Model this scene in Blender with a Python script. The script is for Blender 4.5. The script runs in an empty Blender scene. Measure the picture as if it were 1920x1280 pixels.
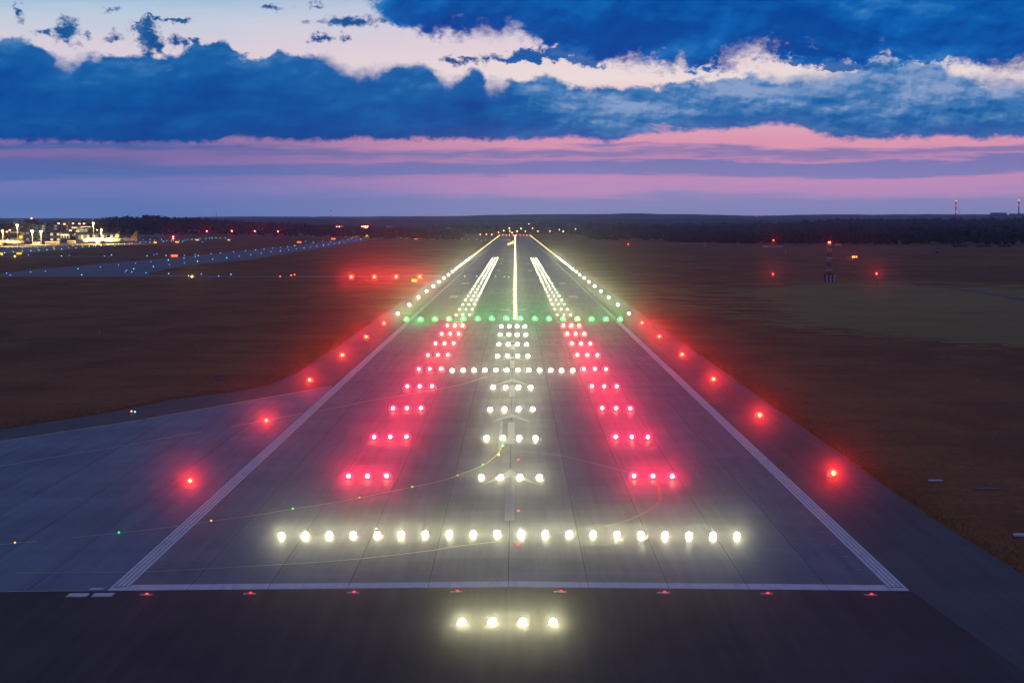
import bpy, bmesh, math, random
import numpy as np
from mathutils import Vector, Matrix

random.seed(7)
rng = np.random.default_rng(7)
S = bpy.context.scene
COL = S.collection
R = math.radians

# ------------------------------------------------------------------ camera
FOC, CAM_H, PITCH, YAW, CAM_X = 3865.0, 20.27, 0.0570940, 0.00148799, 0.38
cam = bpy.data.cameras.new('camera')
cam_o = bpy.data.objects.new('camera', cam)
COL.objects.link(cam_o)
cam.sensor_width = 36.0
cam.lens = FOC / 1920.0 * 36.0
cam.clip_start = 1.0
cam.clip_end = 30000.0
cam_o.location = (CAM_X, 0, CAM_H)
cam_o.rotation_euler = (math.pi / 2 - PITCH, 0, YAW)
S.camera = cam_o
S.view_settings.view_transform = 'Standard'
S.view_settings.look = 'None'
S.view_settings.exposure = 0.0
S.view_settings.gamma = 1.0
S.view_settings.use_curve_mapping = False
S.render.engine = 'CYCLES'
S.cycles.use_denoising = True
S.cycles.use_adaptive_sampling = False
S.cycles.max_bounces = 5
S.cycles.diffuse_bounces = 2
S.cycles.glossy_bounces = 2
S.cycles.volume_bounces = 1
S.cycles.sample_clamp_indirect = 4.0
S.cycles.caustics_reflective = False
S.cycles.caustics_refractive = False

YT = 433.7          # distance from the camera to the green threshold row
CROWN = 0.010


def gz(x):
    return -CROWN * min(abs(x), 30.0)


def ray(px, py):
    """direction of the sight line through a point of the 1920 x 1280 photograph"""
    u, v = (px - 960.0) / FOC, (640.0 - py) / FOC
    c, s = math.cos(PITCH), math.sin(PITCH)
    y, z = c + v * s, -s + v * c
    c, s = math.cos(YAW), math.sin(YAW)
    return Vector((u * c - y * s, u * s + y * c, z))


def at(px, py, z=-0.3):
    """the point of the level ground seen there"""
    d = ray(px, py)
    t = (z - CAM_H) / d.z
    return Vector((CAM_X + d.x * t, d.y * t, z))


def at_y(px, py, Y):
    """the point seen there at distance Y"""
    d = ray(px, py)
    t = Y / d.y
    return Vector((CAM_X + d.x * t, Y, CAM_H + d.z * t))


def lin(r, g, b):
    f = lambda c: (c / 255 / 12.92) if c <= 10 else ((c / 255 + 0.055) / 1.055) ** 2.4
    return (f(r), f(g), f(b))


# ------------------------------------------------------------------ node helper
class NT:
    def __init__(self, nt):
        self.nt = nt

    def new(self, t, **kw):
        n = self.nt.nodes.new(t)
        for k, v in kw.items():
            setattr(n, k, v)
        return n

    def put(self, sock, v):
        if isinstance(v, bpy.types.NodeSocket):
            self.nt.links.new(v, sock)
        elif isinstance(v, (tuple, list)) and len(v) == 3 and sock.type == 'RGBA':
            sock.default_value = (*v, 1)
        else:
            sock.default_value = v

    def m(self, op, a, b=None, c=None, clamp=False):
        n = self.new('ShaderNodeMath', operation=op, use_clamp=clamp)
        for i, v in enumerate((a, b, c)):
            if v is not None:
                self.put(n.inputs[i], v)
        return n.outputs[0]

    def add(self, a, b): return self.m('ADD', a, b)
    def sub(self, a, b): return self.m('SUBTRACT', a, b)
    def mul(self, a, b): return self.m('MULTIPLY', a, b)
    def mx(self, a, b): return self.m('MAXIMUM', a, b)

    def step(self, v, lo, hi):
        n = self.new('ShaderNodeMapRange', interpolation_type='SMOOTHSTEP')
        self.put(n.inputs['Value'], v)
        self.put(n.inputs['From Min'], lo)
        self.put(n.inputs['From Max'], hi)
        return n.outputs['Result']

    def rng(self, v, a, b, c, d):
        n = self.new('ShaderNodeMapRange')
        for k, x in zip(('Value', 'From Min', 'From Max', 'To Min', 'To Max'), (v, a, b, c, d)):
            self.put(n.inputs[k], x)
        return n.outputs['Result']

    def xyz(self, x, y, z=0.0):
        n = self.new('ShaderNodeCombineXYZ')
        for i, v in enumerate((x, y, z)):
            self.put(n.inputs[i], v)
        return n.outputs[0]

    def sep(self, v):
        n = self.new('ShaderNodeSeparateXYZ')
        self.put(n.inputs[0], v)
        return n.outputs

    def noise(self, vec, scale=1.0, detail=6.0, rough=0.55, dist=0.0):
        n = self.new('ShaderNodeTexNoise')
        self.put(n.inputs['Vector'], vec)
        self.put(n.inputs['Scale'], scale)
        self.put(n.inputs['Detail'], detail)
        self.put(n.inputs['Roughness'], rough)
        self.put(n.inputs['Distortion'], dist)
        return n.outputs[0]

    def mix(self, f, a, b, blend='MIX'):
        n = self.new('ShaderNodeMix', data_type='RGBA', blend_type=blend)
        self.put(n.inputs[0], f)
        self.put(n.inputs[6], a)
        self.put(n.inputs[7], b)
        return n.outputs[2]

    def ramp(self, v, stops):
        n = self.new('ShaderNodeValToRGB')
        el = n.color_ramp.elements
        for i, (p, c) in enumerate(stops):
            e = el[i] if i < 2 else el.new(p)
            e.position = p
            e.color = (*c, 1)
        self.put(n.inputs[0], v)
        return n.outputs[0]

    def curve(self, v, pts):
        n = self.new('ShaderNodeFloatCurve')
        c = n.mapping.curves[0]
        n.mapping.use_clip = False
        for i, (x, y) in enumerate(pts):
            if i < 2:
                c.points[i].location = (x, y)
                q = c.points[i]
            else:
                q = c.points.new(x, y)
        for q in c.points:
            q.handle_type = 'AUTO_CLAMPED'
        n.mapping.update()
        self.put(n.inputs['Value'], v)
        return n.outputs[0]


# ------------------------------------------------------------------ dusk sky
def build_world():
    w = bpy.data.worlds.new('World')
    S.world = w
    w.use_nodes = True
    w.cycles.sampling_method = 'NONE'
    w.node_tree.nodes.clear()
    T = NT(w.node_tree)
    out = T.new('ShaderNodeOutputWorld')
    bg = T.new('ShaderNodeBackground')
    w.node_tree.links.new(bg.outputs[0], out.inputs[0])
    tc = T.new('ShaderNodeTexCoord')
    x, y, z = T.sep(tc.outputs['Generated'])
    az = T.m('ARCTAN2', x, y)                       # 0 towards the far runway end
    el = T.m('ARCSINE', z)
    p = T.m('MULTIPLY_ADD', az, 38.65, 9.66)        # in hundredths of the picture's pixels
    q = T.mul(el, 38.65)
    pc = T.m('DIVIDE', p, 20.0, clamp=True)

    def prof(pts):                                  # a cloud outline: photo pixels -> elevation
        v = T.curve(pc, [(a / 2000.0, (b + 200.0) / 500.0) for a, b in pts])
        py = T.m('MULTIPLY_ADD', v, 5.0, -2.0)
        return T.sub(4.19, py)

    def fbm(sx, sy, seed, detail=7.0, rough=0.58, dist=0.0):
        return T.noise(T.xyz(T.mul(p, sx), T.mul(q, sy), seed), 1.0, detail, rough, dist)

    # clear sky behind the clouds, warm low down towards the sunset
    wob = T.mul(T.sub(fbm(0.22, 2.2, 3.1, 6, 0.6), 0.5), 0.62)
    wob2 = T.mul(T.sub(fbm(0.7, 7.0, 8.1, 5, 0.65), 0.5), 0.26)
    qa = T.add(q, T.mul(T.add(wob, wob2), T.step(q, 0.0, 0.5)))
    t = T.m('DIVIDE', qa, 6.0, clamp=True)
    st = lambda L: [((419 - a) / 600.0, lin(*c)) for a, c in L]
    right = T.ramp(t, st([(419, (132, 128, 178)), (392, (132, 128, 182)), (374, (140, 128, 183)), (360, (185, 132, 182)),
                          (334, (198, 138, 184)), (325, (134, 124, 182)), (302, (132, 128, 188)), (295, (208, 145, 184)),
                          (286, (140, 128, 184)), (276, (238, 160, 184)), (240, (240, 172, 190)), (195, (246, 208, 208)),
                          (150, (250, 230, 224)), (90, (240, 216, 222)), (0, (210, 208, 228)), (-160, (120, 165, 215))]))
    left = T.ramp(t, st([(419, (92, 114, 178)), (392, (92, 112, 178)), (362, (104, 112, 178)), (344, (116, 112, 178)),
                         (330, (84, 108, 174)), (312, (96, 110, 174)), (300, (138, 116, 174)), (289, (128, 114, 172)),
                         (281, (78, 104, 168)), (271, (140, 116, 176)), (255, (90, 105, 170)), (150, (238, 216, 222)),
                         (95, (226, 214, 224)), (40, (198, 210, 226)), (0, (156, 194, 224)), (-160, (90, 150, 205))]))
    base = T.mix(T.step(T.add(p, T.mul(wob, 3.0)), 2.0, 11.5), left, right)
    # higher up and away from the sunset the sky goes over to evening blue
    base = T.mix(1.0, base, T.mix(T.step(q, 0.2, 1.3), (1.62, 1.82, 1.55), (0.97, 0.98, 1.0)), 'MULTIPLY')
    base = T.mix(T.step(q, 5.0, 16.0), base, (0.075, 0.10, 0.25))
    base = T.mix(T.step(T.m('ABSOLUTE', az), 0.55, 1.7), base, (0.06, 0.075, 0.18))

    def billow(sx, sy, seed, detail=7.0, rough=0.55):
        n = T.m('MULTIPLY_ADD', fbm(sx, sy, seed, detail, rough), 2.0, -1.0)
        return T.m('ABSOLUTE', n)

    ragged = T.sub(fbm(1.9, 2.6, 11.0, 9, 0.62, 0.3), 0.5)
    fray = T.sub(fbm(6.0, 8.5, 13.0, 7, 0.65, 0.4), 0.5)
    ragged_s = T.sub(fbm(0.55, 1.1, 17.0, 8, 0.6, 0.2), 0.5)
    puff = billow(1.6, 2.1, 23.0)

    # --- long dark bank
    top = prof([(0, 80), (80, 92), (140, 118), (250, 117), (320, 115), (375, 97), (425, 86), (455, 114), (500, 118),
                (525, 105), (555, 117), (605, 112), (655, 129), (790, 126), (845, 152), (868, 150), (890, 131),
                (918, 158), (1000, 150), (1040, 152), (1070, 166), (1160, 170), (1350, 156), (1480, 143), (1600, 134),
                (1660, 127), (1760, 144), (1920, 162)])
    bot = prof([(0, 266), (250, 271), (380, 272), (450, 261), (600, 267), (700, 262), (960, 263), (1060, 259),
                (1140, 266), (1200, 255), (1280, 250), (1370, 243), (1440, 240), (1490, 240), (1525, 256), (1570, 265),
                (1700, 262), (1920, 262)])
    up = T.sub(T.add(top, T.add(T.add(T.mul(ragged, 0.34), T.mul(fray, 0.16)), T.m('MULTIPLY_ADD', puff, -0.30, 0.09))), q)
    dn = T.sub(q, T.add(bot, T.add(T.add(T.mul(ragged, 0.30), T.mul(fray, 0.18)), T.mul(ragged_s, 0.16))))
    bank = T.mul(T.step(up, -0.05, T.m('MULTIPLY_ADD', T.step(fbm(0.5, 0.7, 95.0, 3), 0.45, 0.62), 0.30, 0.06)), T.step(dn, -0.05, 0.07))
    # torn windows in the right part
    holes = T.mul(T.step(fbm(0.75, 2.6, 31.0, 8, 0.6, 0.4), 0.64, 0.70), T.step(p, 10.5, 14.5))
    holes_l = T.mul(T.step(fbm(0.9, 2.8, 37.0, 6, 0.55), 0.70, 0.74), T.step(T.sub(2.6, p), 0.0, 1.0))
    holes_l = T.mul(holes_l, T.step(T.sub(2.35, q), 0.0, 0.3))
    bank = T.mul(bank, T.sub(1.0, T.mul(holes, 0.85)))
    bank = T.mul(bank, T.sub(1.0, T.mul(holes_l, 0.7)))
    def emboss(sx, sy, seed, d, detail=7.0):
        a = fbm(sx, sy, seed, detail, 0.56, 0.25)
        b = T.noise(T.xyz(T.m('MULTIPLY_ADD', p, sx, -d * .5), T.m('MULTIPLY_ADD', q, sy, d), seed), 1.0, detail, 0.56, 0.25)
        return T.sub(a, b)
    tone = T.add(T.mul(T.sub(fbm(0.5, 1.7, 41.0, 8, 0.6, 0.5), 0.5), 2.2), T.mul(T.sub(billow(0.9, 1.9, 47.0), 0.3), 0.9))
    em = T.add(T.mul(emboss(0.8, 1.5, 43.0, 0.16), 2.6), T.mul(emboss(2.3, 3.6, 44.0, 0.20), 1.6))
    tone = T.add(tone, T.mul(em, T.m('MULTIPLY_ADD', T.step(p, 7.5, 11.0), 0.55, 0.45)))
    depth = T.step(up, 0.0, 1.25)
    tone = T.add(tone, T.m('MULTIPLY_ADD', depth, -0.75, 0.62))
    tone = T.add(tone, T.mul(T.step(p, 8.5, 13.0), 0.72))
    bank_c = T.ramp(T.m('MULTIPLY_ADD', tone, 0.5, 0.32, clamp=True),
                    [(0.0, lin(0, 66, 146)), (0.28, lin(2, 82, 160)), (0.5, lin(14, 98, 168)),
                     (0.72, lin(66, 124, 184)), (1.0, lin(140, 164, 206))])
    # last light on the under side: mauve towards the right
    bank_c = T.mix(T.mul(T.sub(1.0, T.step(dn, 0.0, 0.35)), T.mul(T.step(p, 6.0, 12.0), 0.35)), bank_c, lin(92, 112, 180))

    # --- scattered scraps above the bank
    pw = T.add(p, T.mul(T.sub(fbm(3.2, 4.0, 81.0, 6, .62), 0.5), 0.75))
    qw = T.add(q, T.mul(T.sub(fbm(3.2, 4.0, 87.0, 6, .62), 0.5), 0.50))

    def blob(cx, cy, rx, ry):
        dx = T.m('DIVIDE', T.sub(pw, cx / 100.0), rx / 100.0)
        dy = T.m('DIVIDE', T.sub(qw, (419 - cy) / 100.0), ry / 100.0)
        return T.sub(1.0, T.m('SQRT', T.add(T.mul(dx, dx), T.mul(dy, dy))))
    bl = None
    for b in ((42, 9, 22, 9), (80, 9, 15, 6), (61, 34, 11, 26), (145, 74, 36, 29), (100, 74, 18, 8), (178, 78, 14, 12), (224, 81, 34, 12),
              (288, 74, 40, 30), (309, 98, 15, 26), (340, 84, 20, 16), (190, 8, 22, 7), (218, 30, 22, 7), (300, 48, 90, 5), (602, 77, 25, 10), (652, 77, 18, 11),
              (505, 22, 42, 7), (600, 19, 24, 6), (378, 85, 13, 10), (870, 116, 64, 8), (930, 114, 52, 10), (655, 47, 95, 12), (740, 42, 70, 14)):
        v = blob(*b)
        bl = v if bl is None else T.mx(bl, v)
    scr = T.step(T.add(T.mul(bl, 0.8), T.add(T.mul(ragged, 2.6), T.mul(fray, 1.6))), 0.0, 0.75)
    scr = T.mul(scr, T.step(bl, -0.55, -0.1))
    scr_c = T.ramp(T.m('MULTIPLY_ADD', T.sub(fbm(1.7, 2.4, 53.0, 6, .6), 0.5), 2.2, 0.4, clamp=True),
                   [(0, lin(0, 70, 138)), (0.6, lin(14, 90, 156)), (1, lin(90, 130, 182))])

    # --- heavy cloud across the upper right
    low = prof([(0, -190), (560, -150), (650, -60), (684, 8), (712, 34), (750, 58), (830, 76), (880, 80), (935, 88),
                (960, 80), (1010, 92), (1070, 98), (1115, 116), (1150, 132), (1200, 138), (1360, 140), (1385, 130), (1420, 120), (1470, 116),
                (1500, 126), (1640, 128), (1690, 132), (1790, 136), (1830, 146), (1850, 158), (1920, 160)])
    dl = T.sub(q, T.add(low, T.add(T.add(T.mul(ragged, 0.40), T.mul(T.mul(fray, 0.62), T.step(p, 5.0, 9.0))), T.mul(ragged_s, 0.20))))
    heavy = T.step(dl, -0.06, T.m('MULTIPLY_ADD', T.step(fbm(0.6, 0.6, 91.0, 3), 0.40, 0.62), 0.46, 0.07))
    lobe = None
    for b in ((1010, 106, 60, 13), (1065, 99, 60, 14), (1500, 122, 90, 13), (1580, 128, 90, 9), (1100, 112, 55, 16), (985, 112, 45, 10)):
        v = blob(*b)
        lobe = v if lobe is None else T.mx(lobe, v)
    lobe = T.step(T.add(T.mul(lobe, 0.8), T.mul(ragged, 2.0)), 0.0, 0.3)
    # far above the frame the cover opens into broken cloud
    cover = T.step(fbm(0.11, 0.16, 61.0, 6, 0.55), 0.44, 0.58)
    heavy = T.mul(heavy, T.mx(cover, T.step(T.sub(9.0, q), 0.0, 4.0)))
    heavy_t = T.add(T.mul(T.sub(fbm(0.33, 0.75, 71.0, 8, 0.58, 0.7), 0.5), 2.6), T.mul(T.sub(1.0, T.step(dl, 0.0, 0.30)), 0.28))
    heavy_t = T.add(heavy_t, T.mul(T.step(q, 3.6, 4.5), 0.35))
    heavy_t = T.add(heavy_t, T.add(T.mul(emboss(0.6, 1.1, 73.0, 0.18), 2.6), T.mul(emboss(2.0, 3.0, 74.0, 0.2), 1.0)))
    heavy_t = T.add(heavy_t, T.mul(T.sub(1.0, T.step(dl, -0.02, 0.14)), 0.45))
    heavy_c = T.ramp(T.m('MULTIPLY_ADD', heavy_t, 0.55, 0.38, clamp=True),
                     [(0, lin(4, 62, 150)), (0.3, lin(2, 74, 158)), (0.6, lin(8, 98, 180)), (0.85, lin(50, 124, 190)), (1, lin(140, 165, 205))])
    # overhead the cover is a dull violet grey
    heavy_c = T.mix(T.step(q, 6.5, 13.0), heavy_c, (0.128, 0.122, 0.265))
    c = T.mix(bank, base, bank_c)
    c = T.mix(scr, c, scr_c)
    c = T.mix(lobe, c, T.mix(0.8, bank_c, lin(18, 88, 164)))
    c = T.mix(heavy, c, heavy_c)
    # below the horizon: the dark land beyond everything built
    c = T.mix(T.step(q, -0.35, -0.02), (0.02, 0.022, 0.035), c)
    T.put(bg.inputs[0], c)
    bg.inputs[1].default_value = 1.0


build_world()

# ------------------------------------------------------------------ mesh helpers
class MB:
    def __init__(self):
        self.v, self.f, self.mi = [], [], []

    def face(self, pts, mi=0):
        b = len(self.v)
        self.v += [tuple(p) for p in pts]
        self.f.append(tuple(range(b, b + len(pts))))
        self.mi.append(mi)

    def hexa(self, pts, mi=0, bottom=True):
        """eight points: bottom four, then top four"""
        b = len(self.v)
        self.v += [tuple(p) for p in pts]
        fs = [(4, 5, 6, 7), (0, 1, 5, 4), (1, 2, 6, 5), (2, 3, 7, 6), (3, 0, 4, 7)]
        if bottom:
            fs.append((3, 2, 1, 0))
        for q in fs:
            self.f.append(tuple(b + i for i in q))
            self.mi.append(mi)

    def box(self, x0, x1, y0, y1, z0, z1, mi=0):
        self.hexa([(x0, y0, z0), (x1, y0, z0), (x1, y1, z0), (x0, y1, z0),
                   (x0, y0, z1), (x1, y0, z1), (x1, y1, z1), (x0, y1, z1)], mi)

    def bar(self, a, b, r, n=6, mi=0, r2=None):
        a, b = Vector(a), Vector(b)
        d = (b - a).normalized()
        s = d.cross(Vector((0, 0, 1)) if abs(d.z) < .9 else Vector((1, 0, 0))).normalized()
        t = d.cross(s)
        r2 = r if r2 is None else r2
        k = len(self.v)
        for c, rr in ((a, r), (b, r2)):
            for i in range(n):
                w = 2 * math.pi * i / n
                self.v.append(tuple(c + s * math.cos(w) * rr + t * math.sin(w) * rr))
        for i in range(n):
            j = (i + 1) % n
            self.f.append((k + i, k + j, k + n + j, k + n + i)); self.mi.append(mi)
        self.f.append(tuple(k + i for i in reversed(range(n)))); self.mi.append(mi)
        self.f.append(tuple(k + n + i for i in range(n))); self.mi.append(mi)

    def lathe(self, prof, n=10, axis='z', o=(0, 0, 0), mi=0):
        """prof: (along, radius)"""
        k = len(self.v)
        for h, r in prof:
            for i in range(n):
                w = 2 * math.pi * i / n
                a, b = math.cos(w) * r, math.sin(w) * r
                p = (a, b, h) if axis == 'z' else (h, a, b) if axis == 'x' else (a, h, b)
                self.v.append((p[0] + o[0], p[1] + o[1], p[2] + o[2]))
        for j in range(len(prof) - 1):
            for i in range(n):
                i2 = (i + 1) % n
                self.f.append((k + j * n + i, k + j * n + i2, k + (j + 1) * n + i2, k + (j + 1) * n + i)); self.mi.append(mi)
        self.f.append(tuple(k + i for i in reversed(range(n)))); self.mi.append(mi)
        self.f.append(tuple(k + (len(prof) - 1) * n + i for i in range(n))); self.mi.append(mi)

    def mesh(self, name, mats, smooth=False):
        me = bpy.data.meshes.new(name)
        me.from_pydata(self.v, [], self.f)
        for m in (mats if isinstance(mats, (list, tuple)) else [mats]):
            me.materials.append(m)
        me.polygons.foreach_set('material_index', self.mi)
        if smooth:
            me.polygons.foreach_set('use_smooth', [True] * len(self.f))
        me.update()
        return me

    def build(self, name, mats, parent=None, loc=None, smooth=False):
        return link(name, self.mesh(name, mats, smooth), parent, loc)


def link(name, data, parent=None, loc=None):
    o = bpy.data.objects.new(name, data)
    COL.objects.link(o)
    if parent is not None:
        o.parent = parent
    if loc is not None:
        o.location = loc
    return o


def tag(o, label, cat, group=None):
    o['label'] = label
    o['category'] = cat
    if group:
        o['group'] = group
    return o


def thing(name, label, cat, loc=(0, 0, 0), rz=0.0, group=None):
    o = link(name, None, None, loc)
    o.rotation_euler = (0, 0, rz)
    return tag(o, label, cat, group)


def structure(o, kind='structure'):
    o['kind'] = kind
    return o


# ------------------------------------------------------------------ materials
def mat(name, col, rough=0.8, col2=None, scale=1.0, stretch=(1, 1, 1), bump=0.0, metal=0.0, detail=6.0, lo=0.35, hi=0.65, coords='pos'):
    m = bpy.data.materials.new(name)
    m.use_nodes = True
    T = NT(m.node_tree)
    b = m.node_tree.nodes['Principled BSDF']
    b.inputs['Roughness'].default_value = rough
    b.inputs['Metallic'].default_value = metal
    if col2 is None:
        b.inputs['Base Color'].default_value = (*col, 1)
        return m
    if coords == 'pos':
        v = T.new('ShaderNodeNewGeometry').outputs['Position']
    else:
        v = T.new('ShaderNodeTexCoord').outputs['Object']
    x, y, z = T.sep(v)
    vec = T.xyz(T.mul(x, stretch[0]), T.mul(y, stretch[1]), T.mul(z, stretch[2]))
    n = T.noise(vec, scale, detail, 0.6)
    f = T.step(n, lo, hi)
    T.put(b.inputs['Base Color'], T.mix(f, col, col2))
    if bump:
        bn = T.new('ShaderNodeBump')
        bn.inputs['Strength'].default_value = bump
        bn.inputs['Distance'].default_value = 0.05
        T.put(bn.inputs['Height'], T.noise(vec, scale * 6, 4, .6))
        T.put(b.inputs['Normal'], bn.outputs[0])
    return m


def glow(name, col, s, sample=False):
    m = bpy.data.materials.new(name)
    m.use_nodes = True
    b = m.node_tree.nodes['Principled BSDF']
    b.inputs['Base Color'].default_value = (*[min(1, .2 + c * .6) for c in col], 1)
    b.inputs['Emission Color'].default_value = (*col, 1)
    b.inputs['Emission Strength'].default_value = s
    if not sample:
        m.cycles.emission_sampling = 'NONE'
    return m


def concrete(name, c1, c2, rough=0.58, tyre=False, cell=(4.5, 5.0)):
    """pavement: every slab a shade of its own, broad stains, streaks along the traffic"""
    m = bpy.data.materials.new(name)
    m.use_nodes = True
    T = NT(m.node_tree)
    b = m.node_tree.nodes['Principled BSDF']
    v = T.new('ShaderNodeNewGeometry').outputs['Position']
    x, y, z = T.sep(v)
    cx, cy = T.m('FLOOR', T.m('DIVIDE', x, cell[0])), T.m('FLOOR', T.m('DIVIDE', T.sub(y, 114.3), cell[1]))
    wn = T.new('ShaderNodeTexWhiteNoise', noise_dimensions='2D')
    T.put(wn.inputs['Vector'], T.xyz(cx, cy))
    lane = T.new('ShaderNodeTexWhiteNoise', noise_dimensions='1D')
    T.put(lane.inputs['W'], cx)
    stain = T.noise(T.xyz(x, y), 0.09, 6, .65)
    streak = T.noise(T.xyz(x, T.mul(y, 0.03)), 1.3, 5, .6)
    fine = T.noise(T.xyz(x, y), 3.0, 4, .7)
    t = T.add(T.mul(T.sub(stain, .5), 1.7), T.add(T.mul(T.sub(streak, .5), 1.9), T.mul(T.sub(fine, .5), .5)))
    t = T.add(t, T.mul(T.sub(wn.outputs[0], .5), .38))
    t = T.add(t, T.mul(T.sub(lane.outputs[0], .5), .28))
    if tyre:                                       # rubber left along the landing tracks
        tr = T.sub(1.0, T.step(T.m('ABSOLUTE', T.sub(T.m('ABSOLUTE', x), 4.2)), 0.3, 3.6))
        t = T.sub(t, T.mul(tr, T.mul(T.noise(T.xyz(x, T.mul(y, 0.012)), 2.1, 5, .6), 0.9 * tyre)))
    f = T.m('MULTIPLY_ADD', t, 0.62, 0.5, clamp=True)
    T.put(b.inputs['Base Color'], T.mix(f, c1, c2))
    T.put(b.inputs['Roughness'], T.m('MULTIPLY_ADD', f, -0.16, rough))
    bn = T.new('ShaderNodeBump')
    bn.inputs['Strength'].default_value = 0.25
    bn.inputs['Distance'].default_value = 0.03
    T.put(bn.inputs['Height'], T.noise(T.xyz(x, y), 2.2, 6, .7))
    T.put(b.inputs['Normal'], bn.outputs[0])
    return m


def paint(name, col, under, wear=0.5):
    m = bpy.data.materials.new(name)
    m.use_nodes = True
    T = NT(m.node_tree)
    b = m.node_tree.nodes['Principled BSDF']
    v = T.new('ShaderNodeNewGeometry').outputs['Position']
    x, y, z = T.sep(v)
    n = T.add(T.mul(T.noise(T.xyz(x, T.mul(y, .25)), 1.6, 7, .7), .6), T.mul(T.noise(T.xyz(x, y), 9.0, 5, .7), .4))
    f = T.mul(T.step(n, 0.48, 0.66), wear)
    T.put(b.inputs['Base Color'], T.mix(f, col, under))
    b.inputs['Roughness'].default_value = 0.6
    return m


def grass_mat(name, c1, c2, c3):
    m = bpy.data.materials.new(name)
    m.use_nodes = True
    T = NT(m.node_tree)
    b = m.node_tree.nodes['Principled BSDF']
    v = T.new('ShaderNodeNewGeometry').outputs['Position']
    x, y, z = T.sep(v)
    big = T.noise(T.xyz(x, T.mul(y, 0.35)), 0.012, 6, .62)
    mid = T.noise(T.xyz(T.mul(x, .5), T.mul(y, 0.25)), 0.12, 6, .65)
    fine = T.noise(T.xyz(x, T.mul(y, .6)), 1.4, 6, .75)
    c = T.mix(T.step(T.add(T.mul(big, .5), T.mul(mid, .5)), 0.40, 0.60), c1, c2)
    c = T.mix(T.mul(T.step(T.add(T.mul(mid, .6), T.mul(fine, .4)), 0.5, 0.68), .75), c, c3)
    mow = T.noise(T.xyz(T.mul(x, .012), T.mul(y, .28)), 1.0, 4, .6)
    c = T.mix(T.mul(T.step(mow, .44, .70), .28), c, T.mix(1.0, c, (1.55, 1.5, 1.3), 'MULTIPLY'))
    c = T.mix(T.mul(T.step(fine, .42, .75), .45), c, T.mix(1.0, c, (1.9, 1.8, 1.6), 'MULTIPLY'))
    T.put(b.inputs['Base Color'], c)
    b.inputs['Roughness'].default_value = 0.95
    b.inputs['Specular IOR Level'].default_value = 0.1
    bn = T.new('ShaderNodeBump')
    bn.inputs['Strength'].default_value = 0.7
    bn.inputs['Distance'].default_value = 0.25
    T.put(bn.inputs['Height'], fine)
    T.put(b.inputs['Normal'], bn.outputs[0])
    return m


M = {}
M['grass'] = grass_mat('dry_grass', (0.195, 0.088, 0.036), (0.31, 0.135, 0.054), (0.25, 0.185, 0.048))
M['tuft'] = mat('grass_blades', (0.42, 0.20, 0.08), 0.95, (0.30, 0.20, 0.06), 0.8)
M['mown'] = grass_mat('mown_grass', (0.28, 0.215, 0.075), (0.37, 0.26, 0.095), (0.24, 0.215, 0.058))
M['concrete'] = concrete('runway_concrete', (0.068, 0.092, 0.145), (0.125, 0.165, 0.24), tyre=0.55)
M['mauve'] = concrete('runway_slab_concrete', (0.094, 0.080, 0.108), (0.172, 0.150, 0.192), tyre=0.55)
M['joint'] = mat('joint_filler', (0.035, 0.033, 0.033), 0.9)
M['runway'] = concrete('runway_surface', (0.09, 0.09, 0.095), (0.16, 0.16, 0.165), tyre=1.0, cell=(7.5, 60.0))
M['asphalt'] = concrete('brown_asphalt', (0.040, 0.018, 0.018), (0.090, 0.042, 0.038), rough=0.85, cell=(6.0, 400.0))
M['shoulder'] = concrete('shoulder_asphalt', (0.060, 0.046, 0.050), (0.105, 0.082, 0.086), rough=0.75, cell=(3.5, 400.0))
M['taxi'] = concrete('taxiway_surface', (0.115, 0.112, 0.130), (0.195, 0.19, 0.215), rough=0.7, cell=(7.5, 7.5))
M['white_paint'] = paint('white_paint', (0.86, 0.86, 0.86), (0.30, 0.30, 0.31), 0.5)
M['faint'] = mat('weathered_concrete', (0.30, 0.29, 0.28), 0.85, (0.2, 0.19, 0.18), 3.0)
M['dim_paint'] = paint('dim_white_paint', (0.42, 0.42, 0.42), (0.2, 0.19, 0.19), 0.8)
M['yellow_paint'] = paint('yellow_paint', (0.78, 0.64, 0.30), (0.4, 0.33, 0.2), 0.5)
M['old_yellow'] = paint('old_yellow_paint', (0.34, 0.24, 0.10), (0.17, 0.15, 0.13), 0.9)
M['housing'] = mat('lamp_housing', (0.30, 0.29, 0.28), 0.5, (0.2, 0.19, 0.18), 6.0, metal=0.3)
M['plate'] = mat('pale_plate', (0.62, 0.62, 0.62), 0.6, (0.45, 0.45, 0.45), 4.0)
M['stem'] = mat('yellow_stem', (0.55, 0.36, 0.04), 0.5)
M['white'] = mat('white_metal', (0.78, 0.78, 0.78), 0.5, (0.6, 0.6, 0.6), 0.8)
M['red'] = mat('red_metal', (0.42, 0.03, 0.025), 0.5, (0.3, 0.025, 0.02), 0.8)
M['grey'] = mat('grey_metal', (0.22, 0.23, 0.25), 0.5, (0.16, 0.16, 0.18), 0.5)
M['dark'] = mat('dark_metal', (0.03, 0.03, 0.035), 0.6)
M['glass'] = mat('dark_glass', (0.02, 0.025, 0.035), 0.15)
M['wall_grey'] = mat('grey_cladding', (0.32, 0.33, 0.35), 0.7, (0.25, 0.26, 0.28), 0.3)
M['wall_white'] = mat('white_cladding', (0.68, 0.67, 0.62), 0.7, (0.55, 0.54, 0.5), 0.3)
M['wall_dark'] = mat('dark_cladding', (0.10, 0.10, 0.115), 0.7, (0.07, 0.07, 0.085), 0.3)
M['roof'] = mat('roof_felt', (0.12, 0.12, 0.13), 0.85, (0.08, 0.08, 0.09), 0.3)
M['red_panel'] = mat('red_panel', (0.45, 0.05, 0.04), 0.6)
M['navy'] = mat('navy_paint', (0.012, 0.022, 0.085), 0.4)
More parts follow.
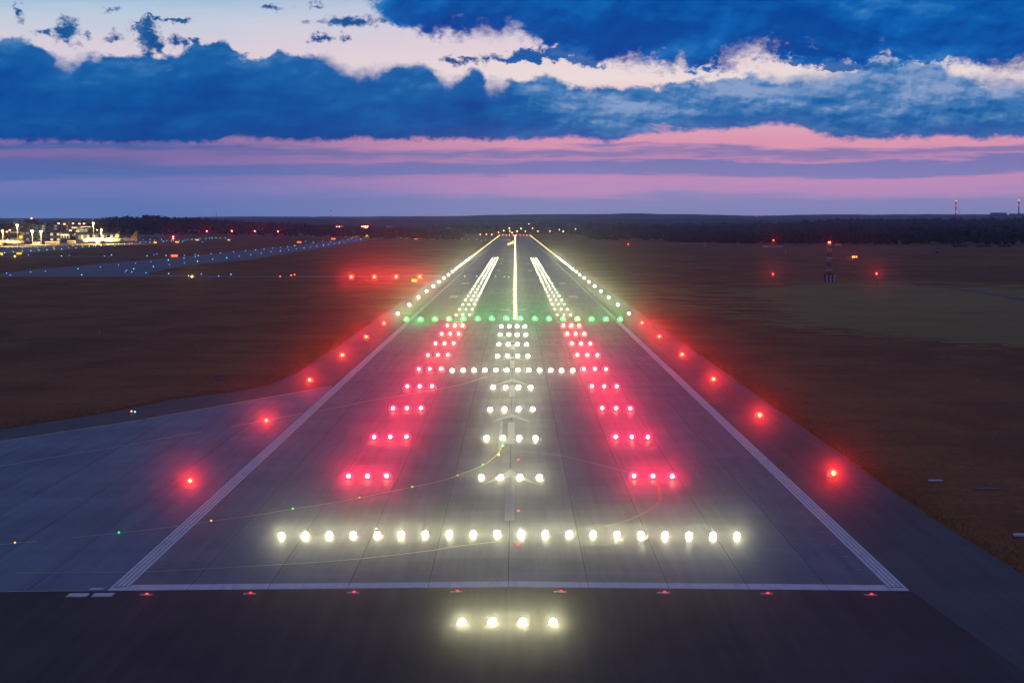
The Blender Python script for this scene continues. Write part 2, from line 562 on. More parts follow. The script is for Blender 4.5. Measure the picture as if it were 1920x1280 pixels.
M['yellow'] = mat('yellow_skin', (0.78, 0.44, 0.015), 0.45)
M['skin'] = mat('white_skin', (0.80, 0.80, 0.80), 0.4, (0.72, 0.72, 0.73), 0.4, coords='obj')
M['brick_red'] = mat('chimney_red', (0.22, 0.05, 0.04), 0.8)
M['bark'] = mat('bark', (0.05, 0.035, 0.025), 0.9)
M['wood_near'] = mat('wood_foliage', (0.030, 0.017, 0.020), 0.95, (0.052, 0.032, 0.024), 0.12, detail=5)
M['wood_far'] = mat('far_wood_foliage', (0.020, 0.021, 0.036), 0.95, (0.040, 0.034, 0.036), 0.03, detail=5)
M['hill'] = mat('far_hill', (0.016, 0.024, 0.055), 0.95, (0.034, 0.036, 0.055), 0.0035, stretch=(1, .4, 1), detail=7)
M['field'] = mat('far_field', (0.06, 0.055, 0.035), 0.95, (0.10, 0.075, 0.05), 0.006, stretch=(.4, 1, 1), detail=6)

HUE = {'gold': (1.0, 0.74, 0.30), 'white': (1.0, 0.75, 0.34), 'red': (1.0, 0.010, 0.036), 'orange_red': (1.0, 0.018, 0.012), 'green': (0.012, 1.0, 0.10),
       'amber': (1.0, 0.42, 0.04), 'blue': (0.10, 0.28, 1.0), 'cyan': (0.08, 0.75, 0.95), 'violet': (0.30, 0.08, 1.0),
       'teal': (0.05, 0.9, 0.45), 'orange': (1.0, 0.33, 0.10), 'warm': (1.0, 0.66, 0.20), 'yellow': (1.0, 0.45, 0.02)}
CORE = {'gold': (1, .70, .24), 'white': (1, 0.87, 0.50), 'red': (1, 0.11, 0.06), 'orange_red': (1, 0.055, 0.014), 'green': (0.06, 1, 0.16), 'amber': (1, .5, .08)}
for k in HUE:
    M['lens_' + k] = glow('lens_' + k, CORE.get(k, HUE[k]), 7.0 if k == 'gold' else 14.0 if k in ('warm', 'orange', 'yellow', 'amber') else 40.0 if k == 'orange_red' else 11.0 if k == 'green' else 60.0)
    M['glass_' + k] = glow('halo_glass_' + k, HUE[k], 2.6 if k == 'green' else 4.5)  # glowing lamp glass, its colour standing in for the lamp's halo
    M['dot_' + k] = glow('dot_' + k, HUE[k], 3.2)
M['sign_lit'] = glow('lit_yellow_sign', (1.0, 0.40, 0.01), 2.2)
M['sign_red'] = glow('lit_red_sign', (1.0, 0.12, 0.02), 3.0)
M['win_lit'] = glow('lit_window', (1.0, 0.66, 0.22), 1.5)
M['win_dim'] = glow('dim_window', (1.0, 0.75, 0.45), 0.35)
M['strip_lit'] = glow('lit_strip', (1.0, 0.76, 0.36), 4.0)

# ------------------------------------------------------------------ setting: ground
def sheet(name, pts, m, z=None, kind='structure', cuts=(), uncrown=False, dz=0.0, label=None):
    """flat polygon on the ground; within the crowned strip it follows the crown"""
    bm = bmesh.new()
    bm.faces.new([bm.verts.new((p[0], p[1], 0)) for p in pts])
    if not uncrown:
        for x in (0.0, 30.0, -30.0):
            bmesh.ops.bisect_plane(bm, geom=bm.verts[:] + bm.edges[:] + bm.faces[:], plane_co=(x, 0, 0), plane_no=(1, 0, 0))
    for v in bm.verts:
        v.co.z = (z if z is not None else (gz(v.co.x) if not uncrown else -0.3)) + dz
    bmesh.ops.recalc_face_normals(bm, faces=bm.faces[:])
    for f in bm.faces:
        if f.normal.z < 0:
            f.normal_flip()
    me = bpy.data.meshes.new(name)
    bm.to_mesh(me)
    bm.free()
    me.materials.append(m)
    o = link(name, me)
    if kind:
        structure(o, kind)
    return o


def px(*pts, z=-0.3):
    return [tuple(at(a, b, z)[:2]) for a, b in pts]


sheet('ground', [(-6000, 20), (6000, 20), (6000, 9600), (-6000, 9600)], M['grass'], z=-0.34, uncrown=True)
# lighter mown field on the right
mf = px((1300, 551), (1330, 541), (1400, 535), (1560, 529.5), (1735, 530), (2050, 545), (2400, 600), (2300, 690), (1920, 655),
        (1640, 628), (1480, 607), (1390, 580))
ragged = []
for (xa, ya), (xb, yb) in zip(mf, mf[1:] + mf[:1]):          # the mower never followed a clean line
    n = max(2, int(math.hypot(xb - xa, yb - ya) / 2.5))
    for i in range(n):
        ragged.append((xa + (xb - xa) * i / n + random.uniform(-1.0, 1.0), ya + (yb - ya) * i / n + random.uniform(-.034, .034) * (ya - 440)))
sheet('mown_field', ragged, M['mown'], z=-0.325, uncrown=True)


def patches(name, m, z0, inside, n=260):
    """tongues of the other growth along the border, each a hair above the last"""
    mb = MB()
    cx = sum(p[0] for p in mf) / len(mf)
    cy = sum(p[1] for p in mf) / len(mf)
    for i in range(n):
        k = random.randrange(len(ragged))
        x, y = ragged[k]
        d = Vector((cx - x, cy - y)).normalized() * (1 if inside else -1) * random.uniform(-2, 9) * y / 400
        rx, ry = random.uniform(1.5, 9) * y / 400, random.uniform(.6, 3.5) * (y / 400) ** 1.5
        mb.face([(x + d.x + math.cos(a) * rx * random.uniform(.5, 1.2), y + d.y + math.sin(a) * ry * random.uniform(.5, 1.2), z0 + i * 2e-5)
                 for a in [2 * math.pi * j / 9 for j in range(9)]])
    structure(mb.build(name, m), 'stuff')


patches('grass_patches', M['mown'], -0.335, False)
patches('grass_patches', M['grass'], -0.324, True)
far_field = sheet('far_field', [(-6000, 4300), (6000, 4300), (6000, 9590), (-6000, 9590)], M['field'], z=-0.32, uncrown=True)

# brown asphalt in front of the white end line
Y0 = 114.3
sheet('stopway', [(-90, 40), (27.0, 40), (22.5, Y0), (-90, Y0)],
      M['asphalt'], dz=-0.006)
# shoulders
sheet('right_shoulder', [(22.5, Y0), (27.0, 40), (31.4, 40), (30.8, 100), (30.3, 118), (29.7, 140), (29.4, Y0 + 30), (29.4, 3600), (22.5, 3600)], M['shoulder'], dz=-0.006)
lg = px((-900, 946), (0, 804.6), (195, 774), (325, 748), (439, 734), (500, 723)) + [(-29.6, 290.0), (-29.4, 320.0)]
edge_px = [(-900, 963), (0, 827), (244, 790), (353.5, 771), (508, 743.6), (622, 725)]
edge = px(*edge_px)
sheet('left_shoulder', [(-29.4, 240), (-22.5, 240), (-22.5, 3600), (-29.4, 3600)], M['shoulder'], dz=-0.016)
mb = MB()
gx = sorted(set([p[0] for p in lg] + [-66, -62, -58, -46, -42, -38, -34, -30]))
ylo = lambda x: np.interp(x, [e[0] for e in edge], [e[1] for e in edge]) - 4
yhi = lambda x: np.interp(x, [p[0] for p in lg], [p[1] for p in lg])
for x0, x1 in zip(gx[:-1], gx[1:]):
    mb.face([(x0, ylo(x0), gz(x0) - .016), (x1, ylo(x1), gz(x1) - .016), (x1, yhi(x1), gz(x1) - .016), (x0, yhi(x0), gz(x0) - .016)])
structure(mb.build('taxiway_shoulder', M['shoulder']))

# concrete joining from the left, up to the yellow edge line
taxi_poly = [(-22.5, Y0)] + [(-100, Y0)] + [(-100, edge[0][1] - 2)] + edge + [(-22.5, edge[-1][1] + 8)]
twy = sheet('taxiway_concrete', taxi_poly, M['joint'], dz=-0.012)
rwy_pre = sheet('runway_concrete', [(-22.5, Y0), (22.5, Y0), (22.5, YT - 1), (-22.5, YT - 1)], M['joint'], dz=-0.012)
rwy = sheet('runway', [(-22.5, YT - 1), (22.5, YT - 1), (22.5, 3600), (-22.5, 3600)], M['runway'], dz=0.0)


def rect(x0, x1, y0, y1):
    return [(x0, y0), (x1, y0), (x1, y1), (x0, y1)]


G, GT = 0.020, 0.008
def under_line(poly, xa, ya, xb, yb):
    """the part of a slab that lies on the near side of the slanted edge"""
    h = lambda p: ya + (yb - ya) * (p[0] - xa) / (xb - xa) - p[1]
    out = []
    for p, q in zip(poly, poly[1:] + poly[:1]):
        a, b = h(p), h(q)
        if a >= 0:
            out.append(p)
        if a * b < 0:
            t = a / (a - b)
            out.append((p[0] + (q[0] - p[0]) * t, p[1] + (q[1] - p[1]) * t))
    return out


slab_mesh = {}


def slab_at(c, y, parent):
    """one pavement slab, 4.5 m wide, top flush with the crown, open joints round it"""
    if c not in slab_mesh:
        mb = MB()
        x0, x1 = G, 4.5 - G
        zr = lambda x: gz(c * 4.5 + x)
        mb.hexa([(x0, GT, zr(x0) - .02), (x1, GT, zr(x1) - .02), (x1, 5 - GT, zr(x1) - .02), (x0, 5 - GT, zr(x0) - .02),
                 (x0, GT, zr(x0)), (x1, GT, zr(x1)), (x1, 5 - GT, zr(x1)), (x0, 5 - GT, zr(x0))], 0, False)
        slab_mesh[c] = mb.mesh('slab', M['mauve' if c >= -5 else 'concrete'])
    return link('slab', slab_mesh[c], parent, (c * 4.5, y, random.uniform(-.0015, .0015)))


NEAR_ROWS = 18
for r in range(NEAR_ROWS):
    y = Y0 + 5 * r
    for c in range(-5, 5):
        slab_at(c, y, rwy_pre)
    for c in range(-11, -5):
        # slabs whose far corner would pass the slanted edge are left to the joined rest
        ye = np.interp((c + 1) * 4.5, [e[0] for e in edge], [e[1] for e in edge])
        if y + 5 < ye - 3:
            slab_at(c, y, twy)
mbr, mbt = MB(), MB()
for r in range(64):
    y = Y0 + 5 * r
    for c in range(-23, 5):
        on_rwy = c >= -5
        if on_rwy and r < NEAR_ROWS:
            continue
        if not on_rwy:
            ye = np.interp((c + 1) * 4.5, [e[0] for e in edge], [e[1] for e in edge])
            if c >= -11 and r < NEAR_ROWS and y + 5 < ye - 3:
                continue
        x0, x1 = c * 4.5 + G, c * 4.5 + 4.5 - G
        y1 = min(y + 5 - GT, YT - 1 - GT)
        if on_rwy:
            poly = rect(x0, x1, y + GT, y1)
        else:
            ya, yb = (np.interp(v, [e[0] for e in edge], [e[1] for e in edge]) - .06 for v in (x0, x1))
            if max(ya, yb) <= y + G + .2:
                continue
            poly = under_line([(x0, y + GT), (x1, y + GT), (x1, y1), (x0, y1)], x0, ya, x1, yb)
            if len(poly) < 3:
                continue
        (mbr if on_rwy else mbt).face([(p[0], p[1], gz(p[0])) for p in poly])
structure(mbr.build('slabs', M['mauve'], rwy_pre), 'stuff')
structure(mbt.build('slabs', M['concrete'], twy), 'stuff')

# ------------------------------------------------------------------ painted markings
def marking(name, rects, m, dz=0.004):
    bm = bmesh.new()
    for pts in rects:
        bm.faces.new([bm.verts.new((p[0], p[1], 0)) for p in pts])
    bmesh.ops.bisect_plane(bm, geom=bm.verts[:] + bm.edges[:] + bm.faces[:], plane_co=(0, 0, 0), plane_no=(1, 0, 0))
    for s in (30, -30):
        bmesh.ops.bisect_plane(bm, geom=bm.verts[:] + bm.edges[:] + bm.faces[:], plane_co=(s, 0, 0), plane_no=(1, 0, 0))
    for v in bm.verts:
        v.co.z = gz(v.co.x) + dz
    for f in bm.faces:
        f.normal_update()
        if f.normal.z < 0:
            f.normal_flip()
    me = bpy.data.meshes.new(name)
    bm.to_mesh(me)
    bm.free()
    me.materials.append(m)
    return structure(link(name, me))


def ribbon(pts, w):
    """thin strip along a line"""
    pts = [Vector((p[0], p[1])) for p in pts]
    L, Rr = [], []
    for i, p in enumerate(pts):
        a, b = pts[max(0, i - 1)], pts[min(len(pts) - 1, i + 1)]
        d = (b - a).normalized()
        n = Vector((-d.y, d.x)) * w / 2
        L.append(p + n)
        Rr.append(p - n)
    return [[L[i], Rr[i], Rr[i + 1], L[i + 1]] for i in range(len(pts) - 1)]


def smooth_line(pts, n=6):
    P = [Vector((p[0], p[1])) for p in pts]
    out = []
    for i in range(len(P) - 1):
        p0, p1, p2, p3 = P[max(0, i - 1)], P[i], P[i + 1], P[min(len(P) - 1, i + 2)]
        for k in range(n):
            t = k / n
            out.append(0.5 * ((2 * p1) + (p2 - p0) * t + (2 * p0 - 5 * p1 + 4 * p2 - p3) * t * t + (3 * p1 - p0 - 3 * p2 + p3) * t ** 3))
    out.append(P[-1])
    return out


for s, nm in ((-1, 'left_side_stripe'), (1, 'right_side_stripe')):
    rs = []
    for a, b in ((21.46, 21.68), (21.73, 21.95), (22.00, 22.22), (22.27, 22.46)):
        y = Y0 + (1.3 if a < 22.2 else 0.2)
        while y < YT - 2:
            e = min(y + 20, YT - 2)
            x0, x1 = sorted((s * a, s * b))
            rs.append(rect(x0, x1, y, e - 0.06))
            y = e
    marking(nm, rs, M['white_paint'])
    marking(nm, [rect(*sorted((s * 21.5, s * 22.4)), YT, 3580)], M['dim_paint'])
    # little white ticks beside the stripe
    if s > 0:
        marking('edge_ticks', [rect(20.55, 20.95, Y0 + 7 + 4.9 * i, Y0 + 7.18 + 4.9 * i) for i in range(26)], M['dim_paint'])
    else:
        marking('edge_ticks', [rect(-20.9, -20.6, Y0 + 9 + 9.8 * i, Y0 + 9.15 + 9.8 * i) for i in range(8)], M['dim_paint'])
end_bar = []
xs = [-21.4] + [-18 + 4.5 * i for i in range(9)] + [21.4]
for a, b in zip(xs[:-1], xs[1:]):
    end_bar.append(rect(a + .012, b - .012, Y0 + 0.06, Y0 + 1.86))
marking('end_line', end_bar, M['white_paint'])
marking('corner_line', [[(-22.46, Y0 + .06), (-21.42, Y0 + .06), (-21.42, Y0 + 1.2), (-22.2, Y0 + 1.0)], [(21.42, Y0 + .06), (22.46, Y0 + .06), (22.2, Y0 + 1.0), (21.42, Y0 + 1.2)]], M['white_paint'])
# displaced-threshold arrows on the centre line
def arrow(y_shaft0, y_base, y_tip, hw, sw=0.34):
    hb = y_base + 0.15 * (y_tip - y_base)
    return [rect(-sw, sw, y_shaft0, y_base - .02),
            [(-hw, y_base), (-sw, y_base + .45 * (y_tip - y_base)), (0, y_base + .5 * (y_tip - y_base)), (0, y_tip)],
            [(hw, y_base), (0, y_tip), (0, y_base + .5 * (y_tip - y_base)), (sw, y_base + .45 * (y_tip - y_base))]]
ar = []
for ys, yb, yt, hw in ((975, 908, 880, 2.2), (832, 791, 774, 2.1), (743, 722, 709, 2.2), (690, 676, 668, 2.2), (655, 645, 638, 2.2)):
    ar += arrow(at(955, ys, 0).y, at(955, yb, 0).y, at(955, yt, 0).y, hw)
marking('threshold_arrows', ar, M['dim_paint'])
marking('lead_off_dash', [rect(-1.15, -0.85, at(945, 842, 0).y, at(945, 788, 0).y)], M['dim_paint'])
# piano keys, number and touchdown bars beyond the green row
keys = []
for s in (-1, 1):
    for i in range(6):
        c = s * (2.55 + 3.2 * i)
        for k in range(5):
            x = c - .85 + k * .36
            keys.append(rect(x, x + .27, YT + 3, YT + 33))
marking('threshold_stripes', keys, M['faint'])
tz = []
for a, b in (((866, 531), (880, 531)), ((843, 556), (859, 556)), ((1048, 531), (1060, 531)), ((1068, 556), (1084, 556))):
    p, q = at(*a, -0.1), at(*b, -0.1)
    tz.append(rect(p.x, q.x, p.y - 9, p.y + 12))
for s in (-1, 1):
    for d in (450, 600, 750):
        for k in range(2 if d > 500 else 1):
            x0 = s * (6.0 + 3 * k)
            tz.append(rect(min(x0, x0 + s * 1.8), max(x0, x0 + s * 1.8), YT + d, YT + d + 22))
marking('touchdown_bars', tz, M['dim_paint'])
marking('centre_line_dashes', [rect(-.45, -.05, YT + 90 + 50 * i, YT + 120 + 50 * i) for i in range(58)], M['dim_paint'])
fc = bpy.data.curves.new('runway_number', 'FONT')
fc.body = '27'
fc.size = 9
fo = bpy.data.objects.new('runway_number', fc)
COL.objects.link(fo)
bpy.context.view_layer.update()
nm_me = bpy.data.meshes.new_from_object(fo.evaluated_get(bpy.context.evaluated_depsgraph_get()))
bpy.data.objects.remove(fo)
xs_ = [v.co.x for v in nm_me.vertices]
ys_ = [v.co.y for v in nm_me.vertices]
for v in nm_me.vertices:
    v.co.x = (v.co.x - (min(xs_) + max(xs_)) / 2) * 7.6 / (max(xs_) - min(xs_))
    v.co.y = (v.co.y - min(ys_)) * 9.0 / (max(ys_) - min(ys_))
    v.co.z = gz(v.co.x) + .004
nm_me.materials.append(M['dim_paint'])
structure(link('runway_number', nm_me, None, (0, YT + 47, 0)))

# yellow lead lines
LA = px((-120, 893), (0, 873.6), (136, 850.5), (227.5, 835.9), (353.5, 812.7), (453, 796.4), (563, 777), (640, 764), (700, 752), (818, 733), (869, 723), (914, 709))
LB = px((-120, 1028), (0, 1016), (223.5, 995.5), (325, 984.6), (396, 975), (475, 965), (548.5, 953.7), (640, 940), (700, 928.7), (773, 914.6), (826.5, 903.4),
        (857.5, 893.6), (905, 875), (925, 861), (936, 850), (943, 833), z=-0.15)
LC = px((-100, 1070), (0, 1070.7), (227.5, 1071.5), (378, 1066.7), (640, 1053), (800, 1037), (860, 1028), (940, 1020), z=-0.2)
LD = px((975.6, 847.7), (1037.5, 852.8), (1105, 867), (1150, 878), (1178, 885), z=-0.1)
LE = px((1232.5, 905), (1238, 930), (1230, 947.5), (1195, 967.5), (1170, 977.5), (1135, 987), z=-0.1)
marking('lead_line', ribbon(smooth_line(LA), .16), M['yellow_paint'], .005)
marking('lead_line', ribbon(smooth_line(LB), .16), M['yellow_paint'], .006)
marking('lead_line', ribbon(smooth_line(LC), .13), M['yellow_paint'], .007)
marking('lead_line', ribbon(smooth_line(LD), .16), M['dim_paint'], .005)
marking('old_lead_line', ribbon(smooth_line(LE), .30), M['old_yellow'], .005)
marking('taxiway_edge_line', ribbon([Vector(e) for e in edge], .24), M['yellow_paint'], .005)
marking('taxiway_edge_line', [rect(-90, -22.6, Y0 + .02, Y0 + .14)], M['yellow_paint'], .006)

# taxiways and apron on the left, seen far off
tw1 = px((-60, 516), (0, 512.5), (57, 506), (125, 500), (188, 494.5), (250, 489), (320, 483.5), (400, 476), (480, 468), (555, 460), (630, 451), (692, 446.5), (735, 444.5),
         (742, 446.8), (695, 449.5), (655, 457), (605, 465), (530, 476), (480, 485), (400, 493), (345, 498.5), (310, 505), (282, 511), (277, 515), (480, 518.3), (700, 517.2),
         (840, 516.2), (840, 518.2), (700, 519.4), (480, 520), (277, 518.8), (0, 518.8), (-60, 519))
sheet('taxiway', tw1, M['taxi'], z=-0.315, uncrown=True)
sheet('service_road', px((-40, 479.6), (0, 479.8), (275, 480.2), (275, 481.4), (0, 481.4), (-40, 481.3)), M['taxi'], z=-0.315, uncrown=True)
sheet('service_road', px((630, 498), (700, 496.7), (780, 493.5), (868, 486.5), (864, 489), (780, 495.6), (700, 498), (630, 498.6)), M['shoulder'], z=-0.315, uncrown=True)
sheet('field_path', px((1726, 532.2), (1756, 535.6), (1800, 541), (1880, 554), (2000, 574), (2000, 579), (1880, 557), (1800, 543.4), (1756, 537), (1726, 533.2)), M['shoulder'], z=-0.315, uncrown=True)
sheet('apron', px((-160, 482), (-60, 478), (0, 476), (63, 474), (150, 465.5), (225, 459), (300, 454), (425, 450), (520, 449), (520, 447), (430, 446.5), (250, 446), (0, 446.5), (-160, 447)),
      M['taxi'], z=-0.318, uncrown=True)
sheet('grass_track', px((1510, 495.4), (1640, 494), (1640, 494.8), (1510, 496.2)), M['mown'], z=-0.32, uncrown=True)
sheet('grass_track', px((1630, 512.4), (1690, 512), (1690, 513), (1630, 513.4)), M['taxi'], z=-0.32, uncrown=True)

# short grass along the pavement edges
def tufts(name, n, sampler, h0, h1, w):
    pts = sampler(n)
    n = len(pts)
    ang = rng.uniform(0, math.pi * 2, n)
    h = rng.uniform(h0, h1, n)
    dx, dy = np.cos(ang) * w, np.sin(ang) * w
    lean = rng.uniform(-.5, .5, (n, 2)) * h[:, None]
    v = np.zeros((n * 3, 3))
    v[0::3, 0], v[0::3, 1] = pts[:, 0] - dx, pts[:, 1] - dy
    v[1::3, 0], v[1::3, 1] = pts[:, 0] + dx, pts[:, 1] + dy
    v[2::3, 0], v[2::3, 1] = pts[:, 0] + lean[:, 0], pts[:, 1] + lean[:, 1]
    v[0::3, 2] = v[1::3, 2] = -0.34
    v[2::3, 2] = -0.34 + h
    me = bpy.data.meshes.new(name)
    f = np.arange(n * 3).reshape(-1, 3)
    me.from_pydata(v.tolist(), [], f.tolist())
    me.materials.append(M['tuft'])
    return structure(link(name, me), 'stuff')


def right_edge(n):
    y = rng.uniform(95, 330, n)
    x0 = np.interp(y, [95, 100, 118, 140, 400], [30.9, 30.8, 30.3, 29.7, 29.4])
    return np.stack([x0 + 0.02 + rng.exponential(1.2, n), y], 1)


def left_edge(n):
    ex, ey = [p[0] for p in lg], [p[1] for p in lg]
    k = n // 2
    y = rng.uniform(265, 430, k)
    x0 = np.interp(y, [262, 290, 430], [lg[-3][0], -29.6, -29.4])
    a = np.stack([x0 - rng.exponential(2.2, k) - .02, y], 1)
    x = rng.uniform(-75, -30, n - k)
    y0 = np.interp(x, ex, ey)
    b = np.stack([x, y0 + .05 + rng.exponential(2.5, n - k)], 1)
    return np.concatenate([a, b])


tufts('grass_tufts', 15000, right_edge, .03, .13, .06)
tufts('grass_tufts', 15000, left_edge, .03, .14, .08)

# ------------------------------------------------------------------ hills and woods
def ridge(name, Y, pts, m, front, back, rough_h=4.0, step=25.0):
    """long hill: crest heights from the skyline at distance Y, falling to the plain in front and behind"""
    xs = [at_y(a, b, Y).x for a, b in pts]
    zs = [at_y(a, b, Y).z for a, b in pts]
    gx = np.arange(min(xs), max(xs), step)
    cz = np.interp(gx, xs, zs)
    nb = np.zeros_like(gx)
    for k in (400, 170, 70, 30):
        nb += np.interp(gx, np.arange(gx[0] - k, gx[-1] + k, k), rng.normal(0, k / 400 * rough_h * .8 + .35, len(np.arange(gx[0] - k, gx[-1] + k, k))))
    cz = np.maximum(cz + nb * .55, 1.0)
    prof = [(-front, 0.0), (-front * .6, .33), (-front * .3, .68), (-front * .1, .92), (0, 1.0), (back * .4, .8), (back, 0.0)]
    v, f = [], []
    n = len(gx)
    for dy, k in prof:
        jit = rng.normal(0, rough_h * .25, n) if 0 < k < 1 else np.zeros(n)
        for i in range(n):
            v.append((gx[i], Y + dy, -1.0 + (cz[i] + 1.0) * k + jit[i]))
    for j in range(len(prof) - 1):
        for i in range(n - 1):
            f.append((j * n + i, j * n + i + 1, (j + 1) * n + i + 1, (j + 1) * n + i))
    me = bpy.data.meshes.new(name)
    me.from_pydata(v, [], f)
    me.materials.append(m)
    return structure(link(name, me))


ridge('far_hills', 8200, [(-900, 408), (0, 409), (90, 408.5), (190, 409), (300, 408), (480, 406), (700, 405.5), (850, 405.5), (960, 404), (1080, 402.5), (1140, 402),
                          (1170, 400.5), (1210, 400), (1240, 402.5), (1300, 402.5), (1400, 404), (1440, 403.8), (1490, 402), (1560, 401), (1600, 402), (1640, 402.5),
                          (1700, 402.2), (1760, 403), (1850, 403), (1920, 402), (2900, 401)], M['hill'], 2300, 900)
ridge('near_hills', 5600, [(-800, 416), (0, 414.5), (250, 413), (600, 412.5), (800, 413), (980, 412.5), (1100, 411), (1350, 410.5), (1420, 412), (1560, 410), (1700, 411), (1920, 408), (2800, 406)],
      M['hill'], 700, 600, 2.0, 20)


def ico():
    bm = bmesh.new()
    bmesh.ops.create_icosphere(bm, subdivisions=1, radius=1)
    v = np.array([p.co[:] for p in bm.verts])
    f = np.array([[w.index for w in q.verts] for q in bm.faces])
    bm.free()
    return v, f


ICO = ico()


def canopy(name, pts, m, r0, r1, flat=1.0, leaf=0):
    """tree crowns of a wood that reads as one mass, with ragged twig faces on the top ones"""
    bv, bf = ICO
    V, F, base = [], [], 0
    n = len(pts)
    r = rng.uniform(r0, r1, n)
    rr = np.repeat(r, len(bv))
    v = np.tile(bv, (n, 1)) * (rr * rng.uniform(.72, 1.3, n * len(bv)))[:, None]
    v[:, 2] *= flat
    v += np.repeat(pts, len(bv), axis=0)
    f = (np.tile(bf, (n, 1)) + np.repeat(np.arange(n) * len(bv), len(bf))[:, None])
    V.append(v); F.append(f); base = len(v)
    if leaf:
        k = n * leaf
        d = rng.normal(0, 1, (k, 3))
        d[:, 2] = np.abs(d[:, 2]) + .3
        d /= np.linalg.norm(d, axis=1)[:, None]
        c = np.repeat(pts, leaf, axis=0) + d * (np.repeat(r, leaf) * rng.uniform(.9, 1.5, k))[:, None] * np.array([1, 1, flat])
        e = rng.normal(0, 1, (k, 3, 3)) * np.repeat(r, leaf)[:, None, None] * .17
        tv = (c[:, None, :] + e).reshape(-1, 3)
        V.append(tv); F.append(np.arange(k * 3).reshape(-1, 3) + base)
    me = bpy.data.meshes.new(name)
    me.from_pydata(np.concatenate(V).tolist(), [], np.concatenate(F).tolist())
    me.materials.append(m)
    return structure(link(name, me), 'stuff')


def wood_pts(n, x0, x1, y0, y1, h0, h1, ground=lambda x, y: -0.3 * np.ones_like(x), edge_bias=True):
    x = rng.uniform(x0, x1, n)
    y = y0 + (y1 - y0) * (rng.uniform(0, 1, n) ** (2.0 if edge_bias else 1.0))
    g = ground(x, y)
    z = g + rng.uniform(.15, 1.0, n) ** .7 * rng.uniform(h0, h1, n)
    return np.stack([x, y, z], 1)


# right-hand wood: its near edge meets the field at about 2 km
def right_edge_y(x):
    return np.interp(x, [175, 240, 300, 420, 620, 900], [2330, 2150, 2080, 2020, 1990, 1950])
k = 4200
x = rng.uniform(175, 900, k)
y = right_edge_y(x) + rng.exponential(60, k)
hh = np.interp(x, [175, 230, 280, 340, 420, 900], [5, 9, 13, 15, 16.5, 17])
z = rng.uniform(.05, 1, k) ** .6 * hh * rng.uniform(.75, 1.0, k) - .3
canopy('wood', np.stack([x, y, z], 1), M['wood_near'], 2.0, 3.6, 1.0, 3)
# rising wood behind it
k = 3500
x = rng.uniform(100, 1000, k)
y = rng.uniform(2500, 3400, k)
z = np.interp(y, [2500, 3400], [15, 22]) * np.interp(x, [100, 330, 500, 1000], [.45, .7, 1.15, 1.3]) * rng.uniform(.55, 1.0, k)
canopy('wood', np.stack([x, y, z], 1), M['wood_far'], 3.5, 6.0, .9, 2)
# wooded mound behind the terminal
MX, MY = at_y(246, 420, 2700).x, 2760
def mound(x, y):
    u = np.interp(x - MX, [-120, -70, -45, 0, 12, 60, 120, 250, 420], [0, .42, .80, 1.0, .93, .78, .66, .35, 0.0])
    return u * 15.0 * np.exp(-((y - MY) / 170.0) ** 2) - .3
k = 3000
x = rng.uniform(MX - 115, MX + 430, k)
y = rng.uniform(MY - 160, MY + 120, k)
g = mound(x, y)
hh = np.interp(x - MX, [-115, -60, 0, 120, 430], [6, 15, 17.5, 14, 9])
z = g + rng.uniform(.1, 1, k) ** .6 * hh * rng.uniform(.8, 1.0, k)
canopy('wood', np.stack([x, y, z], 1), M['wood_near'], 1.8, 3.4, 1.0, 3)
# long low woods across the plain
k = 7000
x = rng.uniform(-2200, 1900, k)
y = rng.uniform(3750, 4700, k)
z = rng.uniform(.2, 1, k) ** .7 * np.interp(np.sin(x / 210.0) + .6 * np.sin(x / 83.0 + 1), [-1.6, 1.6], [9, 17]) * np.interp(y, [3750, 4700], [.75, 1.25])
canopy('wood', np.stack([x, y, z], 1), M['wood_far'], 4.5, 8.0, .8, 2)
k = 2500
x = np.concatenate([rng.uniform(-780, -640, k // 2), rng.uniform(-1100, -780, k - k // 2)])
y = rng.uniform(2700, 3000, k)
z = rng.uniform(.2, 1, k) ** .7 * 17
canopy('wood', np.stack([x, y, z], 1), M['wood_near'], 2.5, 4.5, 1.0, 2)


def shrub(pxx, pyy, w, h, label, n=26):
    p = at(pxx, pyy)
    o = thing('shrub', label, 'shrub', p, 0, 'dark shrubs in the field before the wood')
    c = np.stack([rng.uniform(-w / 2, w / 2, n), rng.uniform(-.8, .8, n), rng.uniform(.2, h, n) * .8], 1)
    f = canopy('foliage', c, M['wood_near'], .5, .9, .8, 4)
    del f['kind']
    f.parent = o
    for i in range(3):
        a = (i - 1) * w * .25
        mb = MB()
        mb.bar((a, 0, -.05), (a + .1, 0, h * .6), .07, 5)
        mb.build('stem', M['bark'], o)


shrub(1800, 463, 13, 1.6, 'long low dark shrub in the field, left one of the row before the wood', 40)
shrub(1844, 463, 13, 1.7, 'long low dark shrub in the middle of the row before the wood', 40)
shrub(1885, 463, 11, 1.7, 'low dark shrub, right one of the row before the wood', 34)
shrub(1757, 475, 1.6, 1.1, 'small lone round shrub in the open right field', 8)
shrub(1511, 447.5, 4.0, 2.2, 'dark shrub standing alone above the red-lit mast', 14)
shrub(1518, 447, 3.4, 2.4, 'taller dark shrub beside the lone one above the red-lit mast', 14)

# ------------------------------------------------------------------ lamps
ORD = ['', 'first', 'second', 'third', 'fourth', 'fifth', 'sixth', 'seventh', 'eighth', 'ninth', 'tenth', 'eleventh', 'twelfth', 'thirteenth',
       'fourteenth', 'fifteenth', 'sixteenth', 'seventeenth', 'eighteenth', 'nineteenth', 'twentieth']
LAMP = {}


